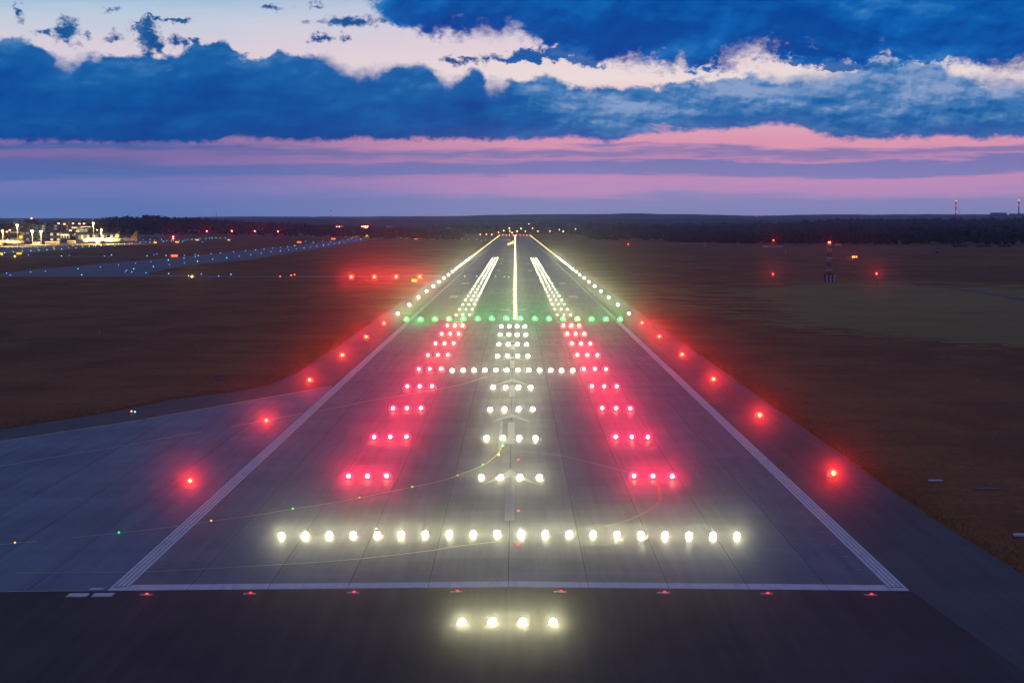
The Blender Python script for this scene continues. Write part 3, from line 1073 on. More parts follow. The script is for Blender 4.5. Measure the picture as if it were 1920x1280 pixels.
def beam(hue, power, elev, size):
    """the lamp's own beam, thrown out along the approach as such lights do"""
    k = (hue, power, elev, size)
    if k not in LAMP:
        L = bpy.data.lights.new('beam', 'SPOT')
        L.energy = power * 8 * math.pi
        L.color = HUE[hue]
        L.spot_size = R(size)
        L.spot_blend = 1.0
        L.shadow_soft_size = 0.05
        LAMP[k] = L
    return LAMP[k]


AIM_POINT = Vector((CAM_X, 0.0, CAM_H))      # camera position, taken as the pilots' eyes; halo beams aim here


def add_beam(o, hue, power, off=(0, -.20, .10), size=None):
    """narrow halo beam aimed at the camera position"""
    if size is None:
        size = 5.6 if o.location.y < 150 else 4.4 if o.location.y < 260 else 3.3
    b = link('beam', beam(hue, power, 0, size), o, off)
    d = AIM_POINT - (o.location + Vector(off))
    b.rotation_euler = d.to_track_quat('-Z', 'Y').to_euler()
    return b


P_APP, P_RED, P_THR, P_EDGE_RED, P_EDGE, P_TDZ, P_CL, P_PAPI = 430.0, 1450.0, 480.0, 1600.0, 560.0, 160.0, 36.0, 3800.0


def boost(p, y, k=0.0):
    return round(p * (y / 134.0) ** k, -1)


# inset pavement fixture: cast ring, lens dome and light
_ring = MB()
_ring.lathe([(-.03, .27), (.012, .27), (.03, .22), (.035, .17)], 14)
RING = _ring.mesh('housing', M['housing'])
_l = MB()
_l.lathe([(-.02, .15), (.04, .185), (.11, .19), (.19, .15), (.24, .08), (.255, .02)], 12)
LENS = {h: _l.mesh('lens', M['lens_' + h], True) for h in ('white', 'red', 'orange_red', 'green', 'amber')}


def halo_dome(hue, r, name='lens', z0=0.0):
    """oversized glass dome, its glow standing in for the halo; hot filament in front"""
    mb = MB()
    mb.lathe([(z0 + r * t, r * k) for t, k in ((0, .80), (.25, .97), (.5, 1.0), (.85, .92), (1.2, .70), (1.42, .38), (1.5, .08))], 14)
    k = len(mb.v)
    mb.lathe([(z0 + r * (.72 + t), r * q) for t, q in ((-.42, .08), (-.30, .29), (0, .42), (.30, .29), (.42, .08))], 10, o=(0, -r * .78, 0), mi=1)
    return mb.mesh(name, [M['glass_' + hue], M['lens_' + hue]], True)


HALO_DOMES = {('red', .30): halo_dome('red', .36), ('green', .55): halo_dome('green', .55), ('orange_red', .30): halo_dome('orange_red', .30)}
LENS['red'], LENS['green'], LENS['orange_red'] = HALO_DOMES[('red', .30)], HALO_DOMES[('green', .55)], HALO_DOMES[('orange_red', .30)]


def inset(name, x, y, hue, power, label, cat, group, elev=None):
    o = thing(name, label, cat, (x, y, gz(x) + .002), 0, group)
    link('housing', RING, o)
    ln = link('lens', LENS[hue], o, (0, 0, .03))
    sc = max(1.0, min(1.6, (y / 150.0) ** .5)) if hue in ('white', 'red') else 1.0  # lens grows with distance, taking on the size of its glare
    ln.scale = (sc, sc, sc)
    back = {'green': .75, 'red': .50, 'orange_red': .42}.get(hue, .22) * sc
    add_beam(o, hue, boost(power, y, .2 if name == 'edge_light' else 0.0 if name == 'threshold_light' else -1.1), (0, -back, .10 + back * .4))
    return o


row_name = {-330: 'short row in front of the white end line', -300: 'long bar of twenty near the bottom', -150: 'crossbar of twelve',
            -270: 'short row just beyond the long bar', -240: 'second short row beyond the long bar', -210: 'third short row beyond the long bar',
            -180: 'short row just before the crossbar', -120: 'short row just beyond the crossbar', -90: 'second short row beyond the crossbar',
            -60: 'second short row before the green lights', -30: 'short row just before the green lights'}
for d, rn in sorted(row_name.items()):
    n, sp = (20, 1.566) if d == -300 else (12, 1.51) if d == -150 else (4, 1.545)
    for i in range(n):
        xx = (i - (n - 1) / 2) * sp
        inset('approach_light', xx, YT + d, 'white', P_APP, f'white light, {ORD[i + 1]} from left in the {rn}', 'runway light', 'white approach lights on the concrete',
              8.5 if d < -200 else 6.0)
red_row = {-270: 'nearest row', -240: 'second nearest row', -210: 'third nearest row', -180: 'row before the crossbar', -150: 'row in line with the crossbar',
           -120: 'row just beyond the crossbar', -90: 'third row before the green lights', -60: 'second row before the green lights', -30: 'row just before the green lights'}
for d, rn in sorted(red_row.items()):
    for s, sd in ((-1, 'left'), (1, 'right')):
        for x_, pos in ((9.86, 'inner'), (11.38, 'middle'), (12.9, 'outer')):
            inset('side_row_light', s * x_, YT + d, 'red', P_RED, f'red light, {pos} of the {sd} trio in the {rn}', 'runway light', 'red side-row lights on the concrete',
                  8.0 if d < -200 else 6.0)
for i in range(16):
    inset('threshold_light', (i - 7.5) * 3.0, YT, 'green', P_THR, f'green threshold light, {ORD[i + 1]} from left across the runway', 'runway light', 'green threshold lights', 5.0)

# elevated edge fixture: base plate, yellow stem, globe
_b = MB()
_b.lathe([(-.02, .17), (.03, .17), (.06, .08), (.07, .05)], 10)
E_BASE = _b.mesh('base', M['housing'])
_s = MB()
_s.lathe([(.05, .045), (.22, .045), (.25, .09), (.28, .11)], 10)
E_STEM = _s.mesh('stem', M['stem'])
_g = MB()
_g.lathe([(.27, .12), (.36, .24), (.48, .26), (.60, .20), (.68, .05)], 12)
E_LENS = {'orange_red': halo_dome('orange_red', .45, 'lens', .26)}
_e = MB()
for src, mi in ((_b, 0), (_s, 1), (_g, 2)):
    k = len(_e.v)
    _e.v += src.v
    _e.f += [tuple(i + k for i in q) for q in src.f]
    _e.mi += [mi] * len(src.f)
E_ALL = {h: _e.mesh('edge_light', [M['housing'], M['stem'], M['lens_' + h]], True) for h in ('white', 'gold', 'amber')}

for s, sd in ((-1, 'left'), (1, 'right')):
    for i in range(6):
        d = -270 + 50 * i
        lab = f'red edge light on the {sd} side, {ORD[i + 1]} from the near end' + (', on the taxiway' if s < 0 and i < 2 else '')
        if s < 0 and i < 2:
            inset('edge_light', -25.3, YT + d - 1.5, 'orange_red', P_EDGE_RED, lab, 'runway light', 'red edge lights', 8.0)
            continue
        o = thing('edge_light', lab, 'runway light', (s * 25.9, YT + d + (1 if s > 0 else -.5), gz(25.9) - .005), 0, 'red edge lights')
        link('base', E_BASE, o)
        link('stem', E_STEM, o)
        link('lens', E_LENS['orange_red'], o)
        add_beam(o, 'orange_red', boost(P_EDGE_RED, YT + d, .2), (0, -.62, .65))
    for i in range(63):
        d = 28 + 50 * i
        hue = 'amber' if d > 2560 else 'white'
        if d > 2560:
            lab = f'amber edge light in the far {sd} edge line near the runway end'
        elif i < 20:
            lab = f'white edge light on the {sd} side, {ORD[i + 1]} beyond the green row'
        else:
            lab = f'white edge light in the far {sd} edge line where the lights merge'
        o = tag(link('edge_light', E_ALL['gold' if hue == 'white' and i > 15 else hue], None, (s * 25.9, YT + d, gz(25.9))), lab, 'runway light', f'{sd} runway edge lights')
        if i < 22:
            add_beam(o, hue, P_EDGE if i < 6 else 320 if i < 12 else 200, (0, -.32, .5))

# touchdown-zone and centre-line lights: inset fixtures, one mesh each
_i = MB()
for src, mi in ((_ring, 0), (_l, 1)):
    k = len(_i.v)
    _i.v += src.v
    _i.f += [tuple(j + k for j in q) for q in src.f]
    _i.mi += [mi] * len(src.f)
I_DOT = {h: _i.mesh('inset_light', [M['housing'], M['dot_' + h]], True) for h in ('green', 'amber', 'orange_red')}
I_ALL = {h: _i.mesh('inset_light', [M['housing'], M['lens_' + h]], True) for h in ('white', 'red', 'green', 'amber', 'orange_red', 'gold')}
for r in range(26):
    for s, sd in ((-1, 'left'), (1, 'right')):
        for x_, pos in ((9.8, 'inner'), (11.3, 'middle'), (12.8, 'outer')):
            lab = f'white touchdown light, {pos} of the {sd} trio, {ORD[r + 1]} row beyond the green lights' if r < 12 else f'white touchdown light in the {pos} far {sd} file where rows merge'
            o = tag(link('touchdown_light', I_ALL['white'], None, (s * x_, YT + 26 + 30 * r, gz(x_) + .002)), lab, 'runway light', f'touchdown zone lights, {sd} side')
            o.scale = (.62, .62, .62)
            if r < 5:
                add_beam(o, 'white', P_TDZ * (1.0 if r < 4 else .6 if r < 9 else .35 if r < 16 else .22))
for i in range(208):
    hue = 'white' if i < 190 else 'red'
    o = tag(link('centre_line_light', I_ALL['gold' if hue == 'white' else hue], None, (.42, YT + 4 + 15 * i, .002)),
            'white centre line light in the bright line up the runway' if hue == 'white' else 'red centre line light at the far end of the bright line', 'runway light', 'centre line lights')
    o.scale = (2.0, 2.0, 1.5)  # enlarged lens gives the line the breadth of its glare
    if i < 64:
        add_beam(o, 'gold' if hue == 'white' else hue, P_CL * (5.0 if i < 12 else 3.6 if i < 30 else 2.6))

# dim red lights on the centre line of the displaced part, and the red row under the end line
for n_, (a, b) in enumerate(((972, 862), (972, 958), (971, 1021))):
    p = at(a, b, 0)
    o = tag(link('centre_line_light', I_DOT['orange_red'], None, (p.x, p.y, .006)), f'dim red inset light on the centre line, {("farthest", "middle", "nearest")[n_]} of three', 'runway light', 'dim red centre line lights')
    o.scale = (.5, .5, .4)
DIM_LENS = _l.mesh('lens', M['dot_orange_red'], True)
_p = MB()
_p.hexa([(-.36, -.17, -.02), (.36, -.17, -.02), (.36, .17, -.02), (-.36, .17, -.02), (-.33, -.14, .035), (.33, -.14, .035), (.33, .14, .035), (-.33, .14, .035)])
PLATE = _p.mesh('base_plate', M['plate'])
for i in range(8):
    xx = (i - 3.5) * 5.72
    o = thing('stop_light', f'small red light on a pale plate below the end line, {ORD[i + 1]} from left', 'runway light', (xx, 112.95, gz(xx) - .003), 0, 'small red lights below the end line')
    link('base_plate', PLATE, o)
    l_ = link('lens', DIM_LENS, o, (.06, 0, .035))
    l_.scale = (.42, .42, .3)
    add_beam(o, 'orange_red', 14.0, (0.06, -.12, .07))
for i in range(8):
    xx = (i - 3.5) * 6.0
    o = tag(link('runway_end_light', I_ALL['red'], None, (xx, 3588, gz(xx))), f'red runway end light, {ORD[i + 1]} from left of the row across the far end', 'runway light', 'red runway end lights')
    o.scale = (2, 2, 2)

# white plates left of the end line
for n_, (x0, x1) in enumerate(((-24.4, -23.25), (-23.0, -21.85))):
    mb = MB()
    yb = 112.5
    mb.hexa([(x0, yb, gz(x0) - .03), (x1, yb, gz(x1) - .03), (x1 + .05, yb + .95, gz(x1) - .03), (x0 + .05, yb + .95, gz(x0) - .03),
             (x0 + .04, yb + .05, gz(x0) + .05), (x1 - .04, yb + .05, gz(x1) + .05), (x1, yb + .9, gz(x1) + .05), (x0 + .08, yb + .9, gz(x0) + .05)])
    tag(mb.build('marker_plate', M['white_paint']), ('white plate lying on the asphalt, left of two by the corner', 'white plate lying on the asphalt, right of two by the corner')[n_], 'plate', 'white plates by the corner of the end line')
mb = MB()
mb.hexa([(-23.5, 114.6, -.24), (-22.75, 114.6, -.235), (-22.75, 115.1, -.235), (-23.5, 115.1, -.24), (-23.5, 114.6, -.19), (-22.75, 114.6, -.19), (-22.75, 115.1, -.19), (-23.5, 115.1, -.19)])
tag(mb.build('marker_plate', M['white_paint']), 'short white plate on the concrete just left of the corner', 'plate')

# approach path indicator: four red units on the left
def papi(i, a, b, label):
    p = at(a, b + 4.5)
    o = thing('approach_indicator', label, 'light unit', p, 0, 'four red approach indicator units')
    mb = MB()
    mb.box(-.95, .95, -.45, .45, .32, 2.18)
    mb.box(-1.03, 1.03, -.50, .48, 2.18, 2.24)
    mb.build('housing', M['stem'], o)
    for x_ in (-.6, .6):
        for y_ in (-.3, .3):
            mb = MB()
            mb.bar((x_, y_, -.1), (x_, y_, .46), .04)
            mb.build('leg', M['grey'], o)
    mb = MB()
    mb.lathe([(-.66, .45), (-.57, .80), (-.44, .90)], 18, 'y', (0, 0, 1.25))  # oversized glowing disc, its red standing in for the halo
    mb.lathe([(-.78, .10), (-.72, .30), (-.62, .40)], 12, 'y', (0, 0, 1.25), 1)
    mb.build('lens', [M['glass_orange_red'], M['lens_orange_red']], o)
    add_beam(o, 'orange_red', P_PAPI, (0, -1.10, 1.25))


for i, (a, b) in enumerate(((659, 521), (702, 521), (743, 520.5), (787, 520.5))):
    papi(i, a, b, f'bright red approach indicator unit on the grass, {("leftmost", "second from left", "third from left", "rightmost")[i]} of four')


def lit_sign(a, b, w, h, m, label, group='lit taxiway signs', legs=.35):
    p = at(a, b)
    o = thing('taxiway_sign', label, 'sign', p, 0, group)
    mb = MB()
    mb.box(-w / 2, w / 2, -.08, .18, legs, legs + h)
    mb.build('cabinet', M['dark'], o)
    mb = MB()
    mb.box(-w / 2 + .06, w / 2 - .06, -.11, -.083, legs + .06, legs + h - .06)
    mb.build('face', m, o)
    for s in (-.3, .3):
        mb = MB()
        mb.bar((s * w, 0.05, -.1), (s * w, 0.05, legs + .01), .05)
        mb.build('leg', M['grey'], o)
    return o


for n_, (a, b, w, h, m, lab) in enumerate((
        (777, 530.5, 1.9, 1.1, 'sign_lit', 'small lit yellow sign just below the rightmost red indicator unit'),
        (327, 482.5, 4.2, 1.3, 'sign_red', 'orange-red lit sign beside the bend of the left taxiway'),
        (36, 478, 3.4, 1.3, 'sign_lit', 'lit yellow sign at the near edge of the apron'),
        (2, 478.5, 2.6, 1.3, 'sign_lit', 'lit yellow sign at the left border beside the apron'),
        (291, 456.5, 3.2, 1.3, 'sign_lit', 'lit yellow sign left of two by the apron end'),
        (332, 455.5, 4.0, 1.3, 'sign_lit', 'lit yellow sign right of two by the apron end'),
        (370, 451.5, 3.6, 1.4, 'sign_lit', 'lit yellow sign between the first two red-topped poles'),
        (429, 451.5, 3.0, 1.3, 'sign_lit', 'lit yellow sign beside the second red-topped pole'),
        (561, 456, 4.4, 1.5, 'sign_red', 'orange lit sign on the upper edge of the taxiway'),
        (625, 449.5, 5.6, 1.6, 'sign_red', 'orange lit sign in front of the dark hangar'),
        (728, 443, 5.0, 1.5, 'sign_lit', 'lit yellow sign at the far tip of the taxiway'),
        (780, 449.5, 5.2, 1.4, 'sign_red', 'orange lit sign on the grass before the far runway end'),
        (792, 440.5, 5.0, 2.2, 'sign_lit', 'lit yellow sign on the skyline left of the runway end'))):
    lit_sign(a, b, w, h, M[m], lab)
# the three amber lamps left of the far centre line
for i, (a, b, hh) in enumerate(((953.5, 461.5, 2.0), (957.5, 461, 2.8), (961.5, 460.5, 3.6))):
    p = at(a, b)
    o = thing('guard_light', f'amber guard light, {("left", "middle", "right")[i]} of three beside the far centre line', 'light', (p.x, p.y, gz(p.x)), 0, 'amber guard lights')
    mb = MB()
    mb.bar((0, 0, 0), (0, 0, hh * .5), .12)
    mb.build('stem', M['stem'], o)
    mb = MB()
    mb.lathe([(hh * .5, .3), (hh * .7, .55), (hh * .95, .55), (hh, .3)], 8)
    mb.build('lens', M['lens_amber'], o)
    add_beam(o, 'amber', 60, (0, -.8, hh * .75))

# ------------------------------------------------------------------ taxiway lights
def dot_mesh(hue, r):
    mb = MB()
    mb.lathe([(-.05, r * .8), (.10, r * .5)], 6, mi=0)
    mb.lathe([(.10, r * .6), (.10 + r * .5, r), (.10 + r * 1.2, r * .8), (.10 + r * 1.6, r * .2)], 8, mi=1)
    return mb.mesh('taxiway_light', [M['stem'], M['dot_' + hue]], True)


DOT = {}


def dots(pts, hues, label, group, z=-.315, r=.2, ox=0, oy=0, sc=1.0):
    for n_, (a, b) in enumerate(pts):
        hue = hues[n_ % len(hues)]
        p = at(ox + a / sc, oy + b / sc, z)
        rr = r * (1.0 if p.y < 1100 else 1.35 if p.y < 1800 else 1.9 if p.y < 2600 else 2.4)
        k = (hue, round(rr, 3))
        if k not in DOT:
            DOT[k] = dot_mesh(*k)
        word = {'teal': 'green', 'cyan': 'pale blue'}.get(hue, hue)
        tag(link('taxiway_light', DOT[k], None, p), label.format(word), 'taxiway light', group)


dots([(50, 692), (230, 684), (340, 678), (585, 660), (752, 645), (890, 632), (1017, 617), (1132, 607), (1262, 594), (1383, 558), (1380, 580),
      (1465, 552), (1463, 568), (1487, 560), (1583, 545), (1652, 541), (1753, 533), (1842, 523), (1917, 517)], ['blue', 'blue', 'blue', 'cyan', 'blue'],
     'small {} light along the upper edge of the left taxiway', 'lights along the upper taxiway edge', ox=0, oy=340, sc=4)
dots([(77, 708), (613, 705), (940, 680), (950, 670), (1003, 660), (988, 684), (1150, 642), (1270, 628), (1383, 615), (1482, 603), (1595, 588), (1700, 577), (1793, 564), (1880, 553),
      (1265, 696), (1095, 690), (1415, 712), (1510, 700), (1640, 714), (1732, 702)], ['blue', 'cyan', 'violet', 'blue', 'cyan'],
     'small {} light along the lower edge of the left taxiway', 'lights along the lower taxiway edge', ox=0, oy=340, sc=4)
dots([(213, 556), (15, 556), (462, 563), (520, 557), (783, 563), (836, 555), (1103, 562), (1155, 553), (1177, 547), (1245, 559)], ['blue', 'cyan', 'teal', 'violet'],
     'small {} light along the narrow road below the apron', 'lights along the narrow road', ox=0, oy=340, sc=4)
dots([(40, 542), (113, 530), (182, 525), (245, 516), (303, 508), (360, 503), (410, 497), (457, 490), (505, 482), (547, 475), (587, 468), (625, 461), (660, 455), (735, 448), (785, 437)],
     ['blue', 'blue', 'cyan'], 'small {} light on the near side of the taxiway below the hangar', 'near lights of the taxiway below the hangar', ox=480, oy=340, sc=4)
dots([(60, 510), (125, 503), (183, 497), (238, 492), (291, 485), (430, 461), (500, 447), (560, 455), (645, 443), (690, 440), (715, 433), (760, 440), (372, 452)],
     ['cyan', 'blue', 'blue', 'violet', 'teal'], 'small {} light on the far side of the taxiway below the hangar', 'far lights of the taxiway below the hangar', ox=480, oy=340, sc=4)
dots([(865, 420), (878, 419), (892, 417), (905, 415), (918, 413), (932, 411), (945, 410), (958, 408), (970, 407), (985, 405), (840, 418), (820, 421)], ['green', 'green', 'teal'],
     'small {} light in the dense string right of the hangar', 'dense green string right of the hangar', ox=480, oy=340, sc=4, r=.16)
dots([(670, 417), (700, 422), (725, 421), (750, 424), (780, 421), (790, 410), (1020, 402), (1045, 401), (1075, 400), (1155, 397)], ['teal', 'blue', 'cyan'],
     'small {} light on the flat ground before the hangar', 'lights on the flat before the hangar', ox=480, oy=340, sc=4, r=.16)
dots([(1085, 428), (1130, 430), (1290, 428), (1330, 432), (1373, 434), (1417, 428), (1457, 432), (1500, 435), (1543, 436), (1595, 437), (1655, 438), (1690, 450), (1722, 440), (1760, 440)],
     ['teal', 'teal', 'orange'], 'small {} light in the row crossing towards the far runway end', 'row of lights crossing to the far runway end', ox=480, oy=340, sc=4, r=.17)
dots([(1830, 441), (1852, 443), (1875, 443), (1895, 443), (1905, 443)], ['orange', 'teal'],
     'tiny {} light set in the runway before its far end', 'tiny lights across the far runway', ox=480, oy=340, sc=4, r=.17, z=-.1)
dots([(610, 280), (690, 281), (815, 282), (873, 284), (903, 286)], ['orange', 'cyan', 'teal', 'orange', 'teal'],
     'small {} light across the runway between the bright rows', 'lights crossing the runway', ox=700, oy=440, sc=3.5556, r=.2, z=-.1)
dots([(35, 537), (100, 532), (167, 527), (232, 523), (292, 519), (352, 516), (408, 512), (462, 510), (570, 502), (620, 495), (668, 492), (717, 488), (760, 484), (808, 479), (850, 474), (890, 473), (933, 470)],
     ['teal', 'teal', 'green', 'cyan'], 'small {} light along the near edge of the floodlit apron', 'green lights along the apron edge', ox=0, oy=340, sc=4, r=.24)
dots([(1050, 460), (1090, 457), (1125, 460), (1225, 452), (1285, 450), (1370, 453), (1410, 440), (1440, 438), (1465, 438), (1500, 432), (1545, 430), (1570, 428), (1590, 427), (1620, 427), (1650, 428), (1690, 428), (1520, 457), (1300, 448), (1345, 446), (1390, 444)],
     ['teal', 'blue', 'teal', 'cyan', 'green'], 'small {} light beyond the apron near the red-topped poles', 'lights beyond the apron', ox=0, oy=340, sc=4, r=.2)
dots([(58, 500), (68, 492), (170, 502), (188, 492), (283, 503), (400, 505), (405, 493), (515, 500), (545, 484), (580, 480), (615, 483), (670, 480), (700, 485), (755, 487), (860, 487), (970, 467), (990, 466),
      (1020, 452), (1075, 440), (1125, 437), (1210, 438), (1290, 440), (1160, 445), (1250, 446)], ['orange'],
     'small {} light on the floodlit apron', 'orange lights on the apron', ox=0, oy=340, sc=4, r=.2)
# coloured lights let into the yellow lead line
for n_, (a, b, hue) in enumerate(((943, 839, 'green'), (935, 856, 'amber'), (905, 874, 'green'), (858, 894, 'amber'), (773, 914.5, 'green'), (674, 934, 'amber'), (549, 953.8, 'green'), (396, 975, 'amber'), (223, 995.5, 'green'), (28, 1013.3, 'amber'))):
    p = at(a, b, -.15)
    o = tag(link('lead_light', (I_ALL if n_ < 2 else I_DOT)[hue], None, (p.x, p.y, gz(p.x) + .008)), f'small {hue} light let into the yellow lead line, {ORD[n_ + 1]} from the centre line', 'taxiway light', 'lights in the yellow lead line')
    o.scale = (.4, .4, .4) if n_ < 2 else (.34, .34, .3)
    if n_ < 2:
        add_beam(o, hue, 40)
for a, b, hue in ((253, 777.5, 'cyan'), (246.5, 776.5, 'orange')):
    p = at(a, b)
    mb = MB()
    mb.lathe([(-.05, .12), (.02, .12), (.04, .05), (.26, .05)], 8, mi=0)
    mb.lathe([(.26, .07), (.33, .10), (.40, .08), (.42, .02)], 8, mi=1)
    tag(mb.build('taxiway_light', [M['stem'], M['dot_' + hue]], None, p), f'small {"pale blue" if hue == "cyan" else "orange"} light on the left shoulder above the taxiway', 'taxiway light')
# amber and red single lights out in the fields
def pole_light(a, b_lamp, b_base, hue, label, power=0.0, thick=.06, size=.2, group=None, banded=False):
    base = at(a, b_base)
    top = at_y(a, b_lamp, base.y)
    h = max(top.z - base.z, .5)
    o = thing('light_pole', label, 'light', base, 0, group)
    if banded:
        k = 4
        for i in range(k):
            mb = MB()
            mb.bar((0, 0, -.1 + (h - size) * i / k), (0, 0, -.1 + (h - size + .1) * (i + 1) / k), thick, 6)
            mb.build('pole_section', M['red' if i % 2 == k % 2 else 'white'], o)
    else:
        mb = MB()
        mb.bar((0, 0, -.1), (0, 0, h - size * .9), thick, 6, r2=thick * .7)
        mb.build('pole', M['grey'], o)
    mb = MB()
    size *= 1.35
    mb.lathe([(h - size, size * .6), (h - size * .5, size), (h + size * .3, size), (h + size, size * .4)], 10)
    mb.lathe([(h - size * .5, size * .2), (h - size * .2, size * .5), (h + size * .2, size * .5), (h + size * .5, size * .2)], 8, o=(0, -size * .8, 0), mi=1)
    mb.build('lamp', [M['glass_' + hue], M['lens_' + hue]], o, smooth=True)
    if power:
        add_beam(o, hue, power * 8, (0, -size * 1.6, h))
    return o


pole_light(360, 519.5, 520.8, 'amber', 'amber light on the ground by the taxiway fork', 20, size=.3)
pole_light(28, 480.5, 482, 'amber', 'amber light on the ground below the left border sign', 20, size=.4)
pole_light(1178, 457.5, 459.5, 'orange_red', 'red light low in the grass right of the runway', 35, size=.35)
pole_light(1095, 440.2, 444, 'orange_red', 'red light on a short pole right of the far runway end', 60, size=.6)
pole_light(1291, 443.2, 447, 'orange_red', 'red light on a short pole in the far right field', 60, size=.55)
pole_light(1449, 513.8, 518.5, 'orange_red', 'red light on a short pole left of the tall mast', 60, size=.22)
pole_light(1643, 512.8, 545, 'orange_red', 'red light on a thin dark pole right of the two masts', 60, thick=.07, size=.22)
pole_light(1450, 450.5, 477, 'orange_red', 'red light on a pole behind the white antenna array', 35, thick=.09, size=.35)
for n_, (a, b) in enumerate(((525.5, 518), (546, 516), (552.5, 515))):
    pole_light(a, b, b + 2.4, 'orange_red', f'tiny red light by the far strip of taxiway, {("left", "middle", "right")[n_]} of three', 0, size=.16)
for n_, (a, b, c) in enumerate(((388, 433.3, 454), (435, 433.3, 455), (478, 433.3, 452), (521.5, 433.8, 453))):
    pole_light(a, b, c, 'red', f'tall thin pole with a red light on top, {ORD[n_ + 1]} from left', 70, thick=.12, size=.62, group='red-topped poles beyond the apron')
pole_light(325, 444, 454, 'red', 'bright red beacon lamp at the end of the apron lights', 60, thick=.2, size=.8)
pole_light(325, 447.5, 454.5, 'red', 'second red beacon lamp just under the bright one', 40, thick=.15, size=.6)

# ------------------------------------------------------------------ masts and antennas on the right
def lattice_mast():
    base = at(1554.5, 528)
    H = at_y(1554, 455, base.y).z - base.z
    o = thing('lattice_mast', 'tall red and white lattice mast with red lamps and a striped shed at its foot', 'mast', base)
    w = .62
    nb = 8
    hs = [H * i / nb for i in range(nb + 1)]
    hs[-1] = H - .5
    for i in range(nb):
        mb = MB()
        a, b = hs[i], hs[i + 1]
        for sx in (-1, 1):
            for sy in (-1, 1):
                mb.bar((sx * w, sy * w, a), (sx * w, sy * w, b), .075, 6)
        for sy in (-1, 1):
            mb.bar((-w, sy * w, a), (w, sy * w, b), .05, 5)
            mb.bar((w, sy * w, a), (-w, sy * w, b), .05, 5)
            mb.bar((sy * w, -w, a), (sy * w, w, b), .05, 5)
        mb.build('lattice_section', M['red' if i % 2 == 1 else 'plate'], o)
    for k, (py, wd, dx) in enumerate(((460, 1.0, 0), (483.5, 1.1, .25), (506.5, 1.1, .35))):
        zz = at_y(1554, py, base.y).z - base.z
        mb = MB()
        mb.box(dx - wd, dx + wd, -.85, .85, zz - .14, zz + .14)
        mb.build('antenna_panel', M['white'], o)
    mb = MB()
    mb.bar((0, 0, H - .5), (0, 0, H - .1), .1)
    mb.build('lamp_bracket', M['grey'], o)
    for sx in (-.22, .22):
        mb = MB()
        mb.lathe([(H - .15, .12), (H, .19), (H + .2, .19), (H + .3, .08)], 10, o=(sx, 0, 0))
        mb.build('lamp', M['lens_orange_red'], o, smooth=True)
    add_beam(o, 'orange_red', 170, (0, -.6, H))
    za = at_y(1554, 459, base.y).z - base.z
    mb = MB()
    mb.bar((.9, 0, za), (2.1, 0, za), .05)
    mb.build('arm', M['grey'], o)
    mb = MB()
    mb.box(2.05, 4.15, -.4, .4, za - .35, za + .4)
    mb.build('antenna_box', M['white'], o)
    # striped shed
    s = thing('equipment_shed', 'small shed in red and white upright stripes at the foot of the mast', 'shed', base + Vector((.0, -1.9, 0)))
    n = 6
    for i in range(n):
        mb = MB()
        x0 = -2.2 + i * 4.0 / n
        mb.box(x0, x0 + 4.0 / n - .02, -1.0, 1.0, -.1, 2.5)
        mb.build('wall_panel', M['red' if i % 2 == 0 else 'white'], s)
    mb = MB()
    mb.box(-2.3, 1.9, -1.1, 1.1, 2.5, 2.62)
    mb.build('roof', M['dark'], s)


lattice_mast()


def small_mast():
    base = at(1602, 525.5)
    H = at_y(1602, 481.5, base.y).z - base.z
    o = thing('light_mast', 'slim red and white mast with a pair of red lamps, right of the lattice mast', 'mast', base)
    for i in range(5):
        mb = MB()
        mb.bar((0, 0, .6 + (H - .9) * i / 5), (0, 0, .6 + (H - .9) * (i + 1) / 5), .16, 6)
        mb.build('mast_section', M['wall_grey' if i % 2 else 'red'], o)
    mb = MB()
    mb.box(-.4, .4, -.3, .3, -.1, 1.3)
    mb.build('base_cabinet', M['wall_grey'], o)
    mb = MB()
    mb.bar((-.75, 0, H - .3), (1.0, 0, H - .3), .06)
    mb.build('cross_arm', M['grey'], o)
    for sx, r in ((-.6, .24), (.0, .16), (.7, .12)):
        mb = MB()
        mb.lathe([(H - .25, r * .6), (H - .05, r), (H + .15, r * .8), (H + .25, r * .3)], 10, o=(sx, 0, 0))
        mb.build('lamp', M['lens_orange_red'], o, smooth=True)
    add_beam(o, 'orange_red', 170, (-.5, -.6, H))


small_mast()


def antenna_array():
    base = at(1449, 475.5)
    o = thing('antenna_array', 'long white antenna beam raised on thin legs in the right field', 'antenna', base)
    h = at_y(1449, 462.3, base.y).z - base.z
    mb = MB()
    mb.box(-6.8, 7.0, -.5, .5, h - .35, h + .45)
    mb.build('beam', M['white'], o)
    for x_ in (-4.0, -.6, .4, 1.4, 2.4, 3.4):
        mb = MB()
        mb.bar((x_, 0, -.1), (x_, 0, h - .34), .11)
        mb.build('leg', M['grey'], o)
    mb = MB()
    mb.box(-1.2, 3.2, -.25, .25, h - 1.6, h - 1.35)
    mb.build('brace', M['grey'], o)
    for sx in (-.3,):
        mb = MB()
        mb.box(8.6, 9.0, -.2, .2, -.1, h * .55)
        mb.build('meter_post', M['white'], o)
    base = at(1323, 463)
    o = thing('field_antenna', 'small pale frame of two posts with crosspieces in the right field', 'antenna', base)
    for x_ in (-.9, .6):
        mb = MB()
        mb.bar((x_, 0, -.1), (x_, 0, 4.0), .16)
        mb.build('post', M['white'], o)
    mb = MB()
    mb.bar((-.9, 0, 3.7), (1.5, 0, 3.7), .14)
    mb.bar((.6, 0, 2.1), (1.4, 0, 2.1), .14)
    mb.build('crosspiece', M['white'], o)


antenna_array()

